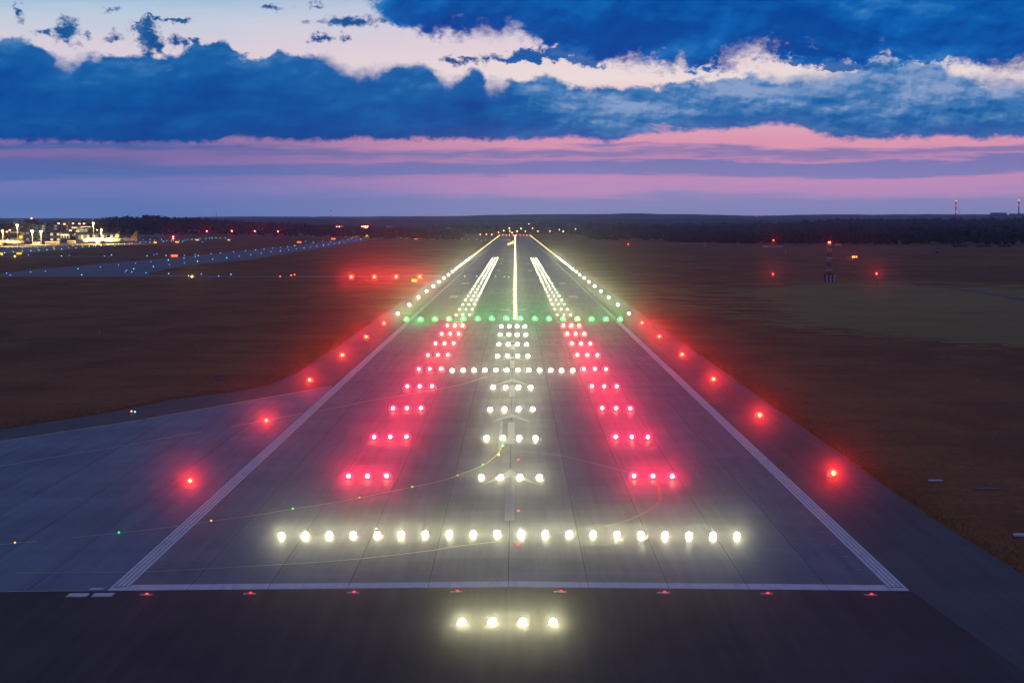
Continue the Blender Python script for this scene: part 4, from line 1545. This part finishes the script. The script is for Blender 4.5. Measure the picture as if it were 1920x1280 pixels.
# pale slabs and boxes lying in the grass
def pad(a, b, w, d, h, m, label, cat='slab', name='drain_cover'):
    p = at(a, b)
    o = thing(name, label, cat, p, random.uniform(-.05, .05))
    mb = MB()
    mb.hexa([(-w / 2, -d / 2, -.15), (w / 2, -d / 2, -.15), (w / 2, d / 2, -.15), (-w / 2, d / 2, -.15),
             (-w / 2 + .02, -d / 2 + .02, h), (w / 2 - .02, -d / 2 + .02, h), (w / 2 - .02, d / 2 - .02, h), (-w / 2 + .02, d / 2 - .02, h)])
    mb.build('cover', m, o)
    mb = MB()
    mb.box(-w / 2 - .1, w / 2 + .1, -d / 2 - .1, d / 2 + .1, -.2, .0)
    mb.build('frame', M['shoulder'], o)


pad(1668, 806, 2.2, .35, .05, M['faint'], 'faint narrow concrete slab in the grass right of the third red edge light')
pad(1754, 901.5, 1.15, .5, .10, M['white_paint'], 'bright short white slab in the grass right of the nearest red light')
pad(1851, 916.5, 1.9, .4, .06, M['faint'], 'long dull slab in the grass near the right border')
pad(1476, 729.5, .95, .4, .06, M['faint'], 'small dull slab in the grass beside the right shoulder')
pad(1914, 1004, .9, .7, .12, M['white_paint'], 'white slab in the grass at the right border')
pad(1620, 914, .9, .3, .04, M['faint'], 'faint slab on the shoulder just below the nearest right red light')
pad(945 - 560, 733.5, .9, .3, .06, M['faint'], 'small dull slab in the grass below the grey sign box')
pad(262, 866 - 80, 1.0, .3, .05, M['faint'], 'faint slab on the left shoulder beside the small lamps')
pad(92, 780.5, 1.2, .3, .05, M['faint'], 'small dull slab at the far left in the grass')
p = at(412.5, 717)
o = thing('sign_box', 'grey back of a low sign box standing in the left grass', 'sign', p)
mb = MB(); mb.box(-.62, .62, -.1, .12, .18, .86); mb.build('cabinet', M['grey'], o)
mb = MB(); mb.box(-.66, .66, -.13, .15, .86, .92); mb.build('cap', M['dark'], o)
mb = MB(); mb.box(-.8, .8, -.25, .25, -.15, .02); mb.build('glow_slab', M['old_yellow'], o)  # yellow of this slab stands in for the sign's orange glow
for s in (-.45, .45):
    mb = MB(); mb.bar((s, 0, -.1), (s, 0, .19), .04); mb.build('leg', M['grey'], o)
p = at(187, 624.5)
o = thing('marker_post', 'tiny white marker post alone in the far left grass', 'post', p)
mb = MB(); mb.bar((0, 0, -.1), (0, 0, .55), .08); mb.build('post', M['white'], o)
mb = MB(); mb.lathe([(.55, .10), (.62, .10), (.66, .03)], 8); mb.build('cap', M['red'], o)

# ------------------------------------------------------------------ terminal, aircraft and hangar
def text_mesh(body, size, m):
    fc = bpy.data.curves.new('lettering', 'FONT')
    fc.body = body
    fc.size = size
    fc.extrude = .02
    fo = bpy.data.objects.new('lettering', fc)
    COL.objects.link(fo)
    bpy.context.view_layer.update()
    me = bpy.data.meshes.new_from_object(fo.evaluated_get(bpy.context.evaluated_depsgraph_get()))
    bpy.data.objects.remove(fo)
    me.materials.append(m)
    return me


def airliner(a, b, rz, label, tail='navy', word=None, roundel=False, group='airliners on the apron'):
    """twin-engined airliner, nose towards -x before turning"""
    p = at(a, b)
    o = thing('airliner', label, 'airliner', p, rz, group)
    mb = MB()
    mb.lathe([(-19, .25), (-18.4, .9), (-17.3, 1.45), (-15.5, 1.82), (-13, 1.9), (8, 1.9), (12, 1.65), (15.5, 1.05), (18.3, .45), (19, .2)], 16, 'x', (0, 0, 3.6))
    mb.build('fuselage', M['skin'], o, smooth=True)
    if tail == 'navy':
        mb = MB()
        mb.lathe([(-15, 1.0), (-13, 1.78), (8, 1.78), (12, 1.5), (15.5, .9)], 16, 'x', (0, 0, 3.38))
        mb.build('belly', M['navy'], o, smooth=True)
    for s in (-1, 1):
        mb = MB()
        mb.hexa([(-3.5, s * 1.2, 2.6), (3.2, s * 1.2, 2.6), (6.0, s * 17, 4.0), (4.4, s * 17, 4.0), (-3.5, s * 1.2, 3.1), (3.2, s * 1.2, 3.0), (6.0, s * 17, 4.15), (4.4, s * 17, 4.15)])
        mb.build('wing', M['skin'], o)
        mb = MB()
        mb.hexa([(4.5, s * 17, 4.0), (5.9, s * 17, 4.0), (7.2, s * 17.5, 6.3), (6.5, s * 17.5, 6.3), (4.5, s * 16.9, 4.0), (5.9, s * 16.9, 4.0), (7.2, s * 17.4, 6.3), (6.5, s * 17.4, 6.3)])
        mb.build('winglet', M['skin' if tail != 'navy' else 'white'], o)
        mb = MB()
        mb.lathe([(-4.9, .75), (-4.6, .98), (-2.5, 1.02), (-.6, .7), (.2, .45)], 12, 'x', (0, s * 4.9, 1.75))
        mb.build('engine', M['white'], o, smooth=True)
        mb = MB()
        mb.hexa([(14.0, s * .6, 4.3), (17.4, s * .5, 4.3), (18.6, s * 6.6, 4.9), (17.3, s * 6.6, 4.9), (14.0, s * .6, 4.6), (17.4, s * .5, 4.55), (18.6, s * 6.6, 5.0), (17.3, s * 6.6, 5.0)])
        mb.build('tailplane', M['skin'], o)
        mb = MB()
        mb.bar((1.5, s * 2.8, 1.0), (1.5, s * 2.8, 2.8), .14)
        mb.lathe([(-.25, .5), (.25, .5)], 10, 'y', (1.5, s * 2.8, .5))
        mb.build('main_gear', M['dark'], o)
    mb = MB()
    mb.bar((-14.0, 0, .4), (-14.0, 0, 2.2), .12)
    mb.lathe([(-.25, .38), (.25, .38)], 10, 'y', (-14, 0, .38))
    mb.build('nose_gear', M['dark'], o)
    mb = MB()
    mb.hexa([(11.2, -.18, 5.2), (17.6, -.12, 4.6), (17.6, .12, 4.6), (11.2, .18, 5.2), (16.6, -.1, 12.4), (19.2, -.08, 12.4), (19.2, .08, 12.4), (16.6, .1, 12.4)])
    fin = mb.build('tail_fin', M[tail], o)
    if roundel:
        for s in (-1, 1):
            mb = MB()
            mb.lathe([(-.02, 1.5), (.02, 1.5)], 14, 'y', (15.9, s * .2, 8.3))
            mb.build('emblem', M['yellow'], fin)
    elif tail == 'yellow':
        for s in (-1, 1):
            mb = MB()
            mb.hexa([(16.0, s * .2 - .02, 7.2), (17.4, s * .2 - .02, 7.6), (17.4, s * .2 + .02, 7.6), (16.0, s * .2 + .02, 7.2),
                     (16.6, s * .2 - .02, 9.4), (17.6, s * .2 - .02, 8.6), (17.6, s * .2 + .02, 8.6), (16.6, s * .2 + .02, 9.4)])
            mb.build('emblem', M['red'], fin)
    mb = MB()
    for s in (-1, 1):
        x_ = -14.5
        while x_ < 11:
            mb.box(x_, x_ + .32, s * 1.87 - .06, s * 1.87 + .06, 3.85, 4.25)
            x_ += .78
    mb.hexa([(-18.0, -.8, 4.05), (-16.9, -1.1, 4.3), (-16.9, 1.1, 4.3), (-18.0, .8, 4.05), (-17.5, -.75, 4.6), (-16.7, -.8, 4.85), (-16.7, .8, 4.85), (-17.5, .75, 4.6)])
    structure(mb.build('windows', M['glass'], o), 'stuff')
    if word:
        me = text_mesh(word, 2.3, M['navy'])
        t = link('lettering', me, o, (-13.0, -1.93, 3.5))
        t.rotation_euler = (R(90), 0, 0)
    return o


airliner(190, 457.5, R(4), 'white airliner with dark blue belly and yellow tail emblem, before the lit pier', 'navy', 'RYANAIR', True)
airliner(224, 456, R(8), 'white airliner with a bright yellow tail fin, behind the one at the lit pier', 'yellow')
airliner(6, 461.5, R(5), 'airliner with a dark tail and yellow emblem, right of two at the left border', 'navy', None, True)
airliner(-24, 460.5, R(5), 'airliner with a dark tail, cut off by the left border', 'navy', None, True)


def prop_plane(a, b, label):
    p = at(a, b)
    o = thing('propeller_plane', label, 'aircraft', p, R(12), 'parked propeller planes')
    mb = MB()
    mb.lathe([(-11, .2), (-10, .9), (-8, 1.3), (5, 1.3), (10, .5), (11.5, .2)], 12, 'x', (0, 0, 2.2))
    mb.build('fuselage', M['skin'], o, smooth=True)
    mb = MB()
    mb.box(-2, 1, -13, 13, 3.3, 3.7)
    mb.build('wing', M['skin'], o)
    mb = MB()
    mb.hexa([(7.6, -.12, 3.0), (11, -.1, 2.6), (11, .1, 2.6), (7.6, .12, 3.0), (10, -.08, 7.2), (11.8, -.08, 7.2), (11.8, .08, 7.2), (10, .08, 7.2)])
    mb.build('tail_fin', M['skin'], o)
    for s in (-1, 1):
        mb = MB()
        mb.lathe([(-3.8, .3), (-3.2, .6), (-.4, .5), (.8, .2)], 10, 'x', (0, s * 4.2, 3.0))
        mb.bar((-3.9, s * 4.2, 1.2), (-3.9, s * 4.2, 4.8), .1)
        mb.build('engine', M['skin'], o)
        mb = MB()
        mb.bar((0, s * 1.6, .2), (0, s * 1.6, 1.6), .12)
        mb.lathe([(-.2, .4), (.2, .4)], 8, 'y', (0, s * 1.6, .4))
        mb.build('wheel', M['dark'], o)


prop_plane(279, 447.5, 'pale propeller plane parked before the dark wood, left of two')
prop_plane(291, 447, 'pale propeller plane parked before the dark wood, right of two')

TY = 2260.0


def block(parent, x0p, x1p, y_top, y_bot, Y, depth, m, part, windows=None, wm='glass', roof=True, y_off=0.0):
    """a building block seen between those picture columns and rows at distance Y"""
    a, b = at_y(x0p, y_bot, Y), at_y(x1p, y_top, Y)
    z0 = max(-.3, a.z) if y_bot < 452 else -.4
    z1 = b.z
    mb = MB()
    mb.box(a.x, b.x, Y, Y + depth, z0, z1)
    w = mb.build(part, m, parent)
    if roof:
        mb = MB()
        mb.box(a.x - .3, b.x + .3, Y - .3, Y + depth + .3, z1, z1 + .5)
        mb.build('roof', M['roof'], parent)
    if windows:
        cols, rows, ww, wh = windows
        W, H = b.x - a.x, z1 - z0
        for i in range(cols):
            for j in range(rows):
                cx = a.x + W * (i + .5) / cols
                cz = z0 + H * (j + .55) / rows
                mb = MB()
                mb.box(cx - ww / 2, cx + ww / 2, Y - .12, Y - .02, cz - wh / 2, cz + wh / 2)
                mm = wm if isinstance(wm, str) else wm[(i * 7 + j * 3) % len(wm)]
                mb.build('window', M[mm], parent)
    return w


TO = (0, 0, 0)
term = thing('terminal', 'grey stepped terminal building behind the floodlit apron', 'terminal', TO)
block(term, 18, 42, 430, 455, TY, 40, M['wall_dark'], 'wing', (5, 2, 2.2, 1.4), 'win_dim')
block(term, 40, 94, 432, 455, TY - 4, 60, M['wall_grey'], 'wall', (7, 2, 3.0, 1.6), ('glass', 'win_dim', 'glass'))
block(term, 62, 131, 421.5, 432, TY + 20, 50, M['wall_grey'], 'upper_block', (9, 2, 2.6, 1.5), ('glass', 'glass', 'win_dim'))
block(term, 94, 112, 435, 455, TY - 10, 30, M['wall_white'], 'entrance_block', (3, 2, 2.4, 2.2), ('win_lit', 'glass', 'win_lit'))
block(term, 112, 132, 434, 455, TY - 4, 30, M['wall_dark'], 'dark_block', (4, 1, 1.4, 4.5), 'win_dim')
block(term, 128, 164, 423.5, 445, TY + 5, 40, M['wall_dark'], 'glass_hall', (5, 3, 4.2, 1.5), ('win_dim', 'win_lit', 'glass', 'win_dim'))
for ytp, xa, xb in ((425.5, 134, 146), (424.5, 152, 172), (429.5, 144, 166), (437.5, 140, 170)):
    a, b = at_y(xa, ytp, TY - 2), at_y(xb, ytp, TY - 2)
    mb = MB()
    mb.box(a.x, b.x, TY - 6, TY + 4.8, a.z - .35, a.z + .35)
    mb.build('canopy', M['wall_white'], term)
    mb = MB()
    mb.box(a.x + .5, b.x - .5, TY - 5.5, TY - 5, a.z - .62, a.z - .37)
    mb.build('light_strip', M['strip_lit'], term)
a = at_y(114, 439.5, TY - 6); b = at_y(128, 441.2, TY - 6)
for i in range(4):
    mb = MB()
    xx = a.x + (b.x - a.x) * (i + .5) / 4
    mb.box(xx - .75, xx + .75, TY - 6, TY - 4.2, b.z, a.z)
    mb.build('canopy_lamp', M['strip_lit'], term)
a = at_y(130.4, 431, TY); b = at_y(132.4, 440, TY)
mb = MB(); mb.box(a.x, b.x, TY - .6, TY + 4.9, b.z, a.z); mb.build('lit_panel', M['strip_lit'], term)

pier = thing('boarding_pier', 'long cream boarding pier with red and glowing panels behind the airliner', 'pier', TO)
block(pier, 142, 213, 437, 455.5, TY - 30, 14, M['wall_white'], 'wall')
a, b = at_y(146, 440, TY - 30), at_y(212, 449, TY - 30)
n = 12
for i in range(n):
    mb = MB()
    w_ = (b.x - a.x) / n
    x0 = a.x + w_ * i
    mb.box(x0 + .3, x0 + w_ - .3, TY - 30.15, TY - 30.02, b.z + .2, a.z - .3)
    mb.build('panel', M[('win_dim', 'win_lit', 'win_dim', 'win_lit', 'red_panel', 'win_lit', 'win_dim', 'red_panel', 'win_lit', 'win_dim', 'red_panel', 'win_lit')[i]], pier)
mb = MB()
mb.box(at_y(142, 440, TY - 32).x, at_y(213, 440, TY - 32).x, TY - 33, TY - 30.3, at_y(142, 438.8, TY - 32).z - .3, at_y(142, 438.8, TY - 32).z + .2)
mb.build('canopy', M['wall_white'], pier)

tower = thing('control_tower', 'dark control tower with a red lamp rising behind the terminal', 'tower', TO)
TT = TY + 60
block(tower, 52, 64, 419, 455, TT, 9, M['wall_dark'], 'shaft', None, roof=False)
a, b = at_y(47, 419, TT), at_y(68, 411.5, TT)
mb = MB()
cx = (a.x + b.x) / 2
hw = (b.x - a.x) / 2
mb.hexa([(cx - hw * .75, TT - 2, a.z), (cx + hw * .75, TT - 2, a.z), (cx + hw * .75, TT + 10, a.z), (cx - hw * .75, TT + 10, a.z),
         (cx - hw, TT - 4, b.z - .8), (cx + hw, TT - 4, b.z - .8), (cx + hw, TT + 12, b.z - .8), (cx - hw, TT + 12, b.z - .8)])
mb.build('cab', M['glass'], tower)
mb = MB(); mb.box(cx - hw * .95, cx + hw * .95, TT - 3.5, TT + 11.5, b.z - .8, b.z); mb.build('roof', M['wall_dark'], tower)
lz = b.z
mb = MB(); mb.bar((cx + 1, TT, lz - .01), (cx + 1, TT, lz + .8), .12); mb.build('bracket', M['grey'], tower)
mb = MB(); mb.lathe([(lz + .7, .3), (lz + 1, .55), (lz + 1.5, .5), (lz + 1.8, .2)], 8, o=(cx + 1, TT, 0)); mb.build('lamp', M['lens_red'], tower)
b_ = link('beam', beam('red', 40, 0, 14), tower, (cx + 1, TT - 1.2, lz + 1.2)); b_.rotation_euler = (R(90), 0, math.pi - .24)


# floodlight masts: pole and lamp head, with a wide warm light of their own
FL = bpy.data.lights.new('flood', 'SPOT')
FL.energy = 190000
FL.color = (1.0, .60, .15)
FL.spot_size = R(142)
FL.spot_blend = .5
FL.shadow_soft_size = .6


FL2 = FL.copy()
FL2.energy = 900000


def flood_mast(a, b, Y, label, hue='warm', big=1.0, flood=True, power=70.0, yb=456):
    top = at_y(a, b, Y)
    h = top.z + .3
    o = thing('floodlight_mast', label, 'floodlight', (top.x, Y, -.3), 0, 'floodlight masts round the terminal')
    mb = MB()
    mb.bar((0, 0, -.1), (0, 0, h - .3), .22, 8, r2=.14)
    mb.build('pole', M['grey'], o)
    mb = MB()
    mb.box(-1.0 * big, 1.0 * big, -.15, .25, h - .35, h + .1)
    mb.build('crossbar', M['grey'], o)
    for s in (-.62, 0, .62):
        mb = MB()
        mb.hexa([(s * big - .26 * big, -.5, h - .1), (s * big + .26 * big, -.5, h - .1), (s * big + .26 * big, -.1, h + .1), (s * big - .26 * big, -.1, h + .1),
                 (s * big - .26 * big, -.6, h + .3), (s * big + .26 * big, -.6, h + .3), (s * big + .26 * big, -.1, h + .6), (s * big - .26 * big, -.1, h + .6)])
        mb.build('lamp', M['lens_' + hue], o)
    d = math.atan2(-top.x, Y)
    bb = link('beam', beam(hue, power, 0, 14), o, (0, -1.4, h + .2))
    bb.rotation_euler = (R(90.0), 0, math.pi + d)
    if flood:
        f = link('flood', FL2 if hue == 'yellow' else FL, o, (0, -1.6, h))
        f.rotation_euler = (R(22), 0, 0)
    return o


flood_mast(32.5, 422.5, 1850, 'tall pale floodlight mast glowing yellow, at the left above the tail fins', power=260, big=1.2)
flood_mast(60.5, 433.5, 1990, 'floodlight before the grey terminal wall, left of the bright pair', power=330, big=1.2)
flood_mast(77, 434, 1990, 'floodlight before the grey terminal wall, right of the bright pair', power=360, big=1.3)
flood_mast(110, 419.5, TY + 14, 'red-glowing lamp on the roof edge, leftmost of the roof row', 'orange', flood=False, power=80)
flood_mast(121, 420.5, TY + 14, 'orange lamp on the roof edge, second of the roof row', 'orange', flood=False, power=120)
flood_mast(137, 419.5, TY - 8, 'orange-white floodlight, third of the roof row', 'orange', power=130, flood=False)
flood_mast(149, 420, TY - 8, 'orange-white floodlight, fourth of the roof row', 'orange', power=110, flood=False)
flood_mast(157.5, 419.8, TY - 8, 'orange-white floodlight, fifth of the roof row', 'orange', power=150, flood=False)
flood_mast(175, 418.5, 2010, 'floodlight on the mast at the right end of the terminal', 'warm', power=130)
flood_mast(182, 431.5, TY + 5, 'pinkish lamp above the boarding pier', 'orange', power=60, flood=False, big=.8)
flood_mast(190, 430.5, 2070, 'small yellow lamp right of the pinkish one above the pier', 'yellow', power=35, big=.6)
flood_mast(5, 433, 1850, 'orange floodlight nearest the left border', 'orange', power=90)
flood_mast(13, 435, 2090, 'deep orange floodlight between two paler ones near the left border', 'orange', power=70, flood=False)
flood_mast(18.5, 432, 2130, 'pale pink floodlight right of the deep orange one', 'orange', power=60, flood=False)

# vehicles and steps on the apron
def bus(a, b, L, label, body, stripe, h=2.9):
    p = at(a, b)
    o = thing('apron_bus', label, 'bus', p, R(3), 'vehicles on the apron')
    mb = MB(); mb.box(-L / 2, L / 2, -1.3, 1.3, .45, h); mb.build('body', M[body], o)
    n = max(2, int(L / 2.2))
    for i in range(n):
        x0 = -L / 2 + .3 + i * (L - .6) / n
        mb = MB(); mb.box(x0, x0 + (L - .6) / n - .18, -1.34, -1.31, 1.3, 2.35); mb.build('window', M['glass'], o)
    mb = MB(); mb.box(-L / 2, L / 2, -1.33, -1.305, .5, 1.05); mb.build('skirt', M[stripe], o)
    for s in (-.33, .33):
        mb = MB(); mb.lathe([(-1.36, .5), (-1.0, .5)], 10, 'y', (s * L, 0, .5)); mb.build('wheel', M['dark'], o)


bus(98, 458.5, 13.5, 'long white and blue apron bus before the terminal', 'white', 'navy')
bus(69, 459, 6.0, 'short white van left of the long bus', 'white', 'grey', 2.4)
bus(134, 457, 8.0, 'pale catering truck right of the long bus', 'white', 'grey', 3.4)
bus(47, 457.5, 9.0, 'grey apron truck beside the second dark tail', 'wall_grey', 'dark', 3.2)
bus(58, 457, 7.0, 'dark blue tug left of the white van', 'navy', 'dark', 2.6)

# dark hangar with rows of red lamps
hg = thing('hangar', 'dark flat-roofed hangar with red lamps along its roof', 'hangar', TO)
HY = 3300
block(hg, 631, 675, 425.8, 442.5, HY, 50, M['wall_dark'], 'wall', (6, 1, 5.5, 5.0), 'wall_grey')
block(hg, 678, 689, 427, 442.5, HY - 1, 40, M['wall_white'], 'lit_wall', (2, 3, 2.6, 2.0), 'wall_grey')
for (a, b) in ((631.5, 425.5), (636, 425.3), (640.5, 425.3), (644.5, 425), (678.5, 425.3), (682, 424.8), (685.5, 424.8), (689, 424.8)):
    p = at_y(a, b, HY - .5)
    mb = MB(); mb.lathe([(-.55, .3), (-.2, .6), (.5, .6), (.8, .2)], 8, o=p); mb.build('roof_lamp', M['lens_red'], hg)
p = at_y(685, 427.4, HY - 3)
mb = MB(); mb.lathe([(-.4, .4), (.3, .4)], 8, o=p); mb.build('wall_lamp', M['lens_warm'], hg)
bb = link('beam', FL, hg, (p.x, p.y - .8, p.z)); bb.rotation_euler = (R(20), 0, 0)
bb = link('beam', beam('yellow', 50, 0, 14), hg, (p.x, p.y - 1.6, p.z)); bb.rotation_euler = (R(90), 0, math.pi + .07)

# distant sheds
def shed(x0, x1, yt, yb, Y, label, m, wins=None, wm='win_dim'):
    o = thing('shed', label, 'building', TO)
    block(o, x0, x1, yt, yb, Y, 18, M[m], 'wall', wins, wm)


shed(352, 371, 427, 433.5, 3000, 'pale low building with lit windows before the dark wood', 'wall_white', (4, 1, 2.0, 1.4), ('win_dim', 'win_lit', 'glass', 'win_lit'))
shed(553, 568, 434.5, 439, 3300, 'long white shed left of the dark hangar', 'wall_white')
shed(569, 584, 434.8, 438.6, 3300, 'mauve-grey shed joined to the right of the long white one', 'wall_grey')
shed(724, 734, 422.5, 427.5, 3720, 'small pale roofed building right of the dark hangar', 'wall_white')
shed(837, 846, 425.5, 430, 3720, 'small dim building between hangar and runway end', 'wall_grey')
shed(1342, 1358, 433, 436.5, 3600, 'faint pale shed in the far field right of the runway', 'wall_grey')

# street lamps and lit spots beyond the field
for n_, (a, b, hue) in enumerate(((935, 435.8, 'orange'), (944.5, 432.5, 'warm'), (955, 428.3, 'warm'), (956, 433.5, 'orange'), (960, 436.5, 'warm'), (969.5, 433.8, 'warm'), (977, 428.8, 'warm'),
                                  (985, 434, 'yellow'), (998.5, 428.2, 'orange'), (1008.5, 433.8, 'orange'), (991.8, 420, 'warm'), (1031, 433.5, 'orange'), (1056, 434, 'warm'), (1079.5, 429.8, 'warm'),
                                  (1049, 431.2, 'orange'), (1110.5, 431.5, 'warm'), (1127, 431.2, 'orange_red'), (1144, 427.6, 'warm'), (1171, 433.5, 'orange'), (1175, 431.7, 'yellow'),
                                  (1217.5, 429.5, 'yellow'), (1251, 430.4, 'yellow'), (1317, 429.5, 'yellow'), (1418, 406, 'orange'), (235.5, 430, 'orange'), (308, 430, 'yellow'), (404, 428.2, 'yellow'),
                                  (485, 427.8, 'warm'), (600.5, 427.5, 'warm'), (465, 430.5, 'yellow'), (922, 441.8, 'amber'), (900.5, 449.5, 'amber'), (912, 440, 'orange'))):
    Y = 3650 if b > 420 else 5200
    if b < 410:
        Y = 7600
    top = at_y(a, b, Y)
    h = max(top.z + .3, 1.2)
    big = (a, b) in ((1217.5, 429.5), (1175, 431.7), (308, 430))
    o = thing('street_lamp', f'{"orange" if hue == "orange" else "red" if hue == "orange_red" else "yellow" if hue in ("yellow", "amber") else "pale yellow"} lamp on the far plain '
              + ('before the dark wood beyond the apron' if a < 500 else 'left of the dark hangar' if a < 700 else 'around the runway end' if a < 1010 else 'right of the runway end' if a < 1200 else 'in the right distance'),
              'street lamp', (top.x, Y, -.3), 0, 'lamps on the far plain')
    mb = MB(); mb.bar((0, 0, -.2), (0, 0, h - .4), .16, 6); mb.build('pole', M['grey'], o)
    mb = MB(); mb.lathe([(h - .5, .3), (h, .75 if not big else 1.1), (h + .5, .6), (h + .8, .2)], 8); mb.build('lamp_head', M['lens_' + hue], o)

# chimneys, masts and works on the skyline
def chimney(a, y_top, y_base, Y, w, lamps, label):
    t = at_y(a, y_top, Y)
    bz = at_y(a, y_base + 6, Y).z
    o = thing('chimney', label, 'chimney', (t.x, Y, bz), 0, 'power station chimneys on the skyline')
    h = t.z - bz
    mb = MB()
    mb.lathe([(0, w * 1.25), (h * .5, w * 1.05), (h, w)], 12)
    mb.build('shaft', M['wall_dark'], o, smooth=True)
    for ly in lamps:
        z = at_y(a, ly, Y).z - bz
        mb = MB()
        mb.lathe([(z - 1.6, w * 1.2), (z - 1.5, w * 1.55), (z + 1.5, w * 1.55), (z + 1.6, w * 1.2)], 12)
        mb.build('warning_lamp', M['dot_orange_red'] if ly > y_top + 3 else M['dot_orange'], o)


chimney(1792.5, 376, 403, 7900, 2.1, (376.5, 386, 397), 'tall slim chimney with three red lamp rings on the skyline')
chimney(1910.5, 375, 402, 7900, 2.3, (376, 385), 'tall slim chimney with glowing top at the right border')
def skyline_mast(a, y_top, y_base, label, lamp=None, w=.8, Y=7900, group='masts on the skyline'):
    t = at_y(a, y_top, Y)
    bz = at_y(a, y_base + 5, Y).z
    o = thing('radio_mast', label, 'mast', (t.x, Y, bz), 0, group)
    mb = MB(); mb.bar((0, 0, 0), (0, 0, t.z - bz), w, 6, r2=w * .7); mb.build('pole', M['wall_dark'], o)
    mb = MB(); mb.lathe([(t.z - bz - 3, w * 1.2), (t.z - bz - 2.5, w * 1.8), (t.z - bz - .6, w * 1.8), (t.z - bz - .2, w)], 8); mb.build('antenna_drum', M['wall_grey'], o)
    if lamp:
        z = at_y(a, lamp, Y).z - bz
        mb = MB(); mb.lathe([(z - 1.2, w), (z - .6, w * 1.9), (z + .6, w * 1.9), (z + 1.2, w)], 8); mb.build('lamp', M['dot_red'], o)


skyline_mast(1799.3, 389, 403, 'thin mast just right of the tall slim chimney', None, .6)
skyline_mast(405.5, 399, 406, 'dark mast with a thick head on the left skyline', None, 1.4)
skyline_mast(374.5, 404, 407.5, 'short stub of a mast on the far left skyline', None, 1.1)
skyline_mast(620.3, 393, 405.5, 'mast with a pink lamp on the skyline left of the runway', 400.5, .9)
skyline_mast(1106.5, 397.5, 402, 'short thin mast between two pink skyline lamps', None, .7)
skyline_mast(1346, 400, 404, 'short dark stub mast on the right skyline', None, 1.2)
for n_, (a, b) in enumerate(((1085, 400.2), (1131, 399.8), (1251, 400.3), (1282.5, 400.5), (1303, 401.2), (1355, 400.8), (1378, 401.5), (1405.5, 401.2), (1424, 402), (1434, 401.3))):
    skyline_mast(a, b - .8, b + 3, f'skyline mast with a pinkish red lamp, {ORD[n_ + 1]} of ten counting from the runway', b, .7 + (.4 if n_ in (1,) else 0))
wk = thing('factory', 'low dark factory block on the skyline between the chimneys', 'building', TO)
block(wk, 1863, 1888, 399, 408, 7900, 60, M['wall_dark'], 'hall')
block(wk, 1897, 1904, 400.5, 408, 7900, 40, M['wall_dark'], 'annex')
block(wk, 1911.5, 1960, 400.5, 408, 7905, 60, M['wall_dark'], 'right_hall')

# ------------------------------------------------------------------ air
hz = bpy.data.materials.new('haze')
hz.use_nodes = True
hz.node_tree.nodes.clear()
T = NT(hz.node_tree)
out = T.new('ShaderNodeOutputMaterial')
v1 = T.new('ShaderNodeVolumePrincipled')     # fine pale haze
v1.inputs['Density'].default_value = 4.8e-5
v1.inputs['Color'].default_value = (0.36, 0.66, 1.0, 1)
v1.inputs['Anisotropy'].default_value = 0.1
v2 = T.new('ShaderNodeVolumePrincipled')     # added forward scatter, giving the lamps a halo in place of lens glare
v2.inputs['Density'].default_value = 3.0e-5
v2.inputs['Color'].default_value = (0.97, 0.97, 0.97, 1)
v2.inputs['Anisotropy'].default_value = 0.985
ad = T.new('ShaderNodeAddShader')
hz.node_tree.links.new(v1.outputs[0], ad.inputs[0])
hz.node_tree.links.new(v2.outputs[0], ad.inputs[1])
hz.node_tree.links.new(ad.outputs[0], out.inputs['Volume'])
mb = MB()
mb.box(-6100, 6100, -60, 9700, -3.0, 125)
hb = mb.build('haze', hz)
structure(hb, 'stuff')
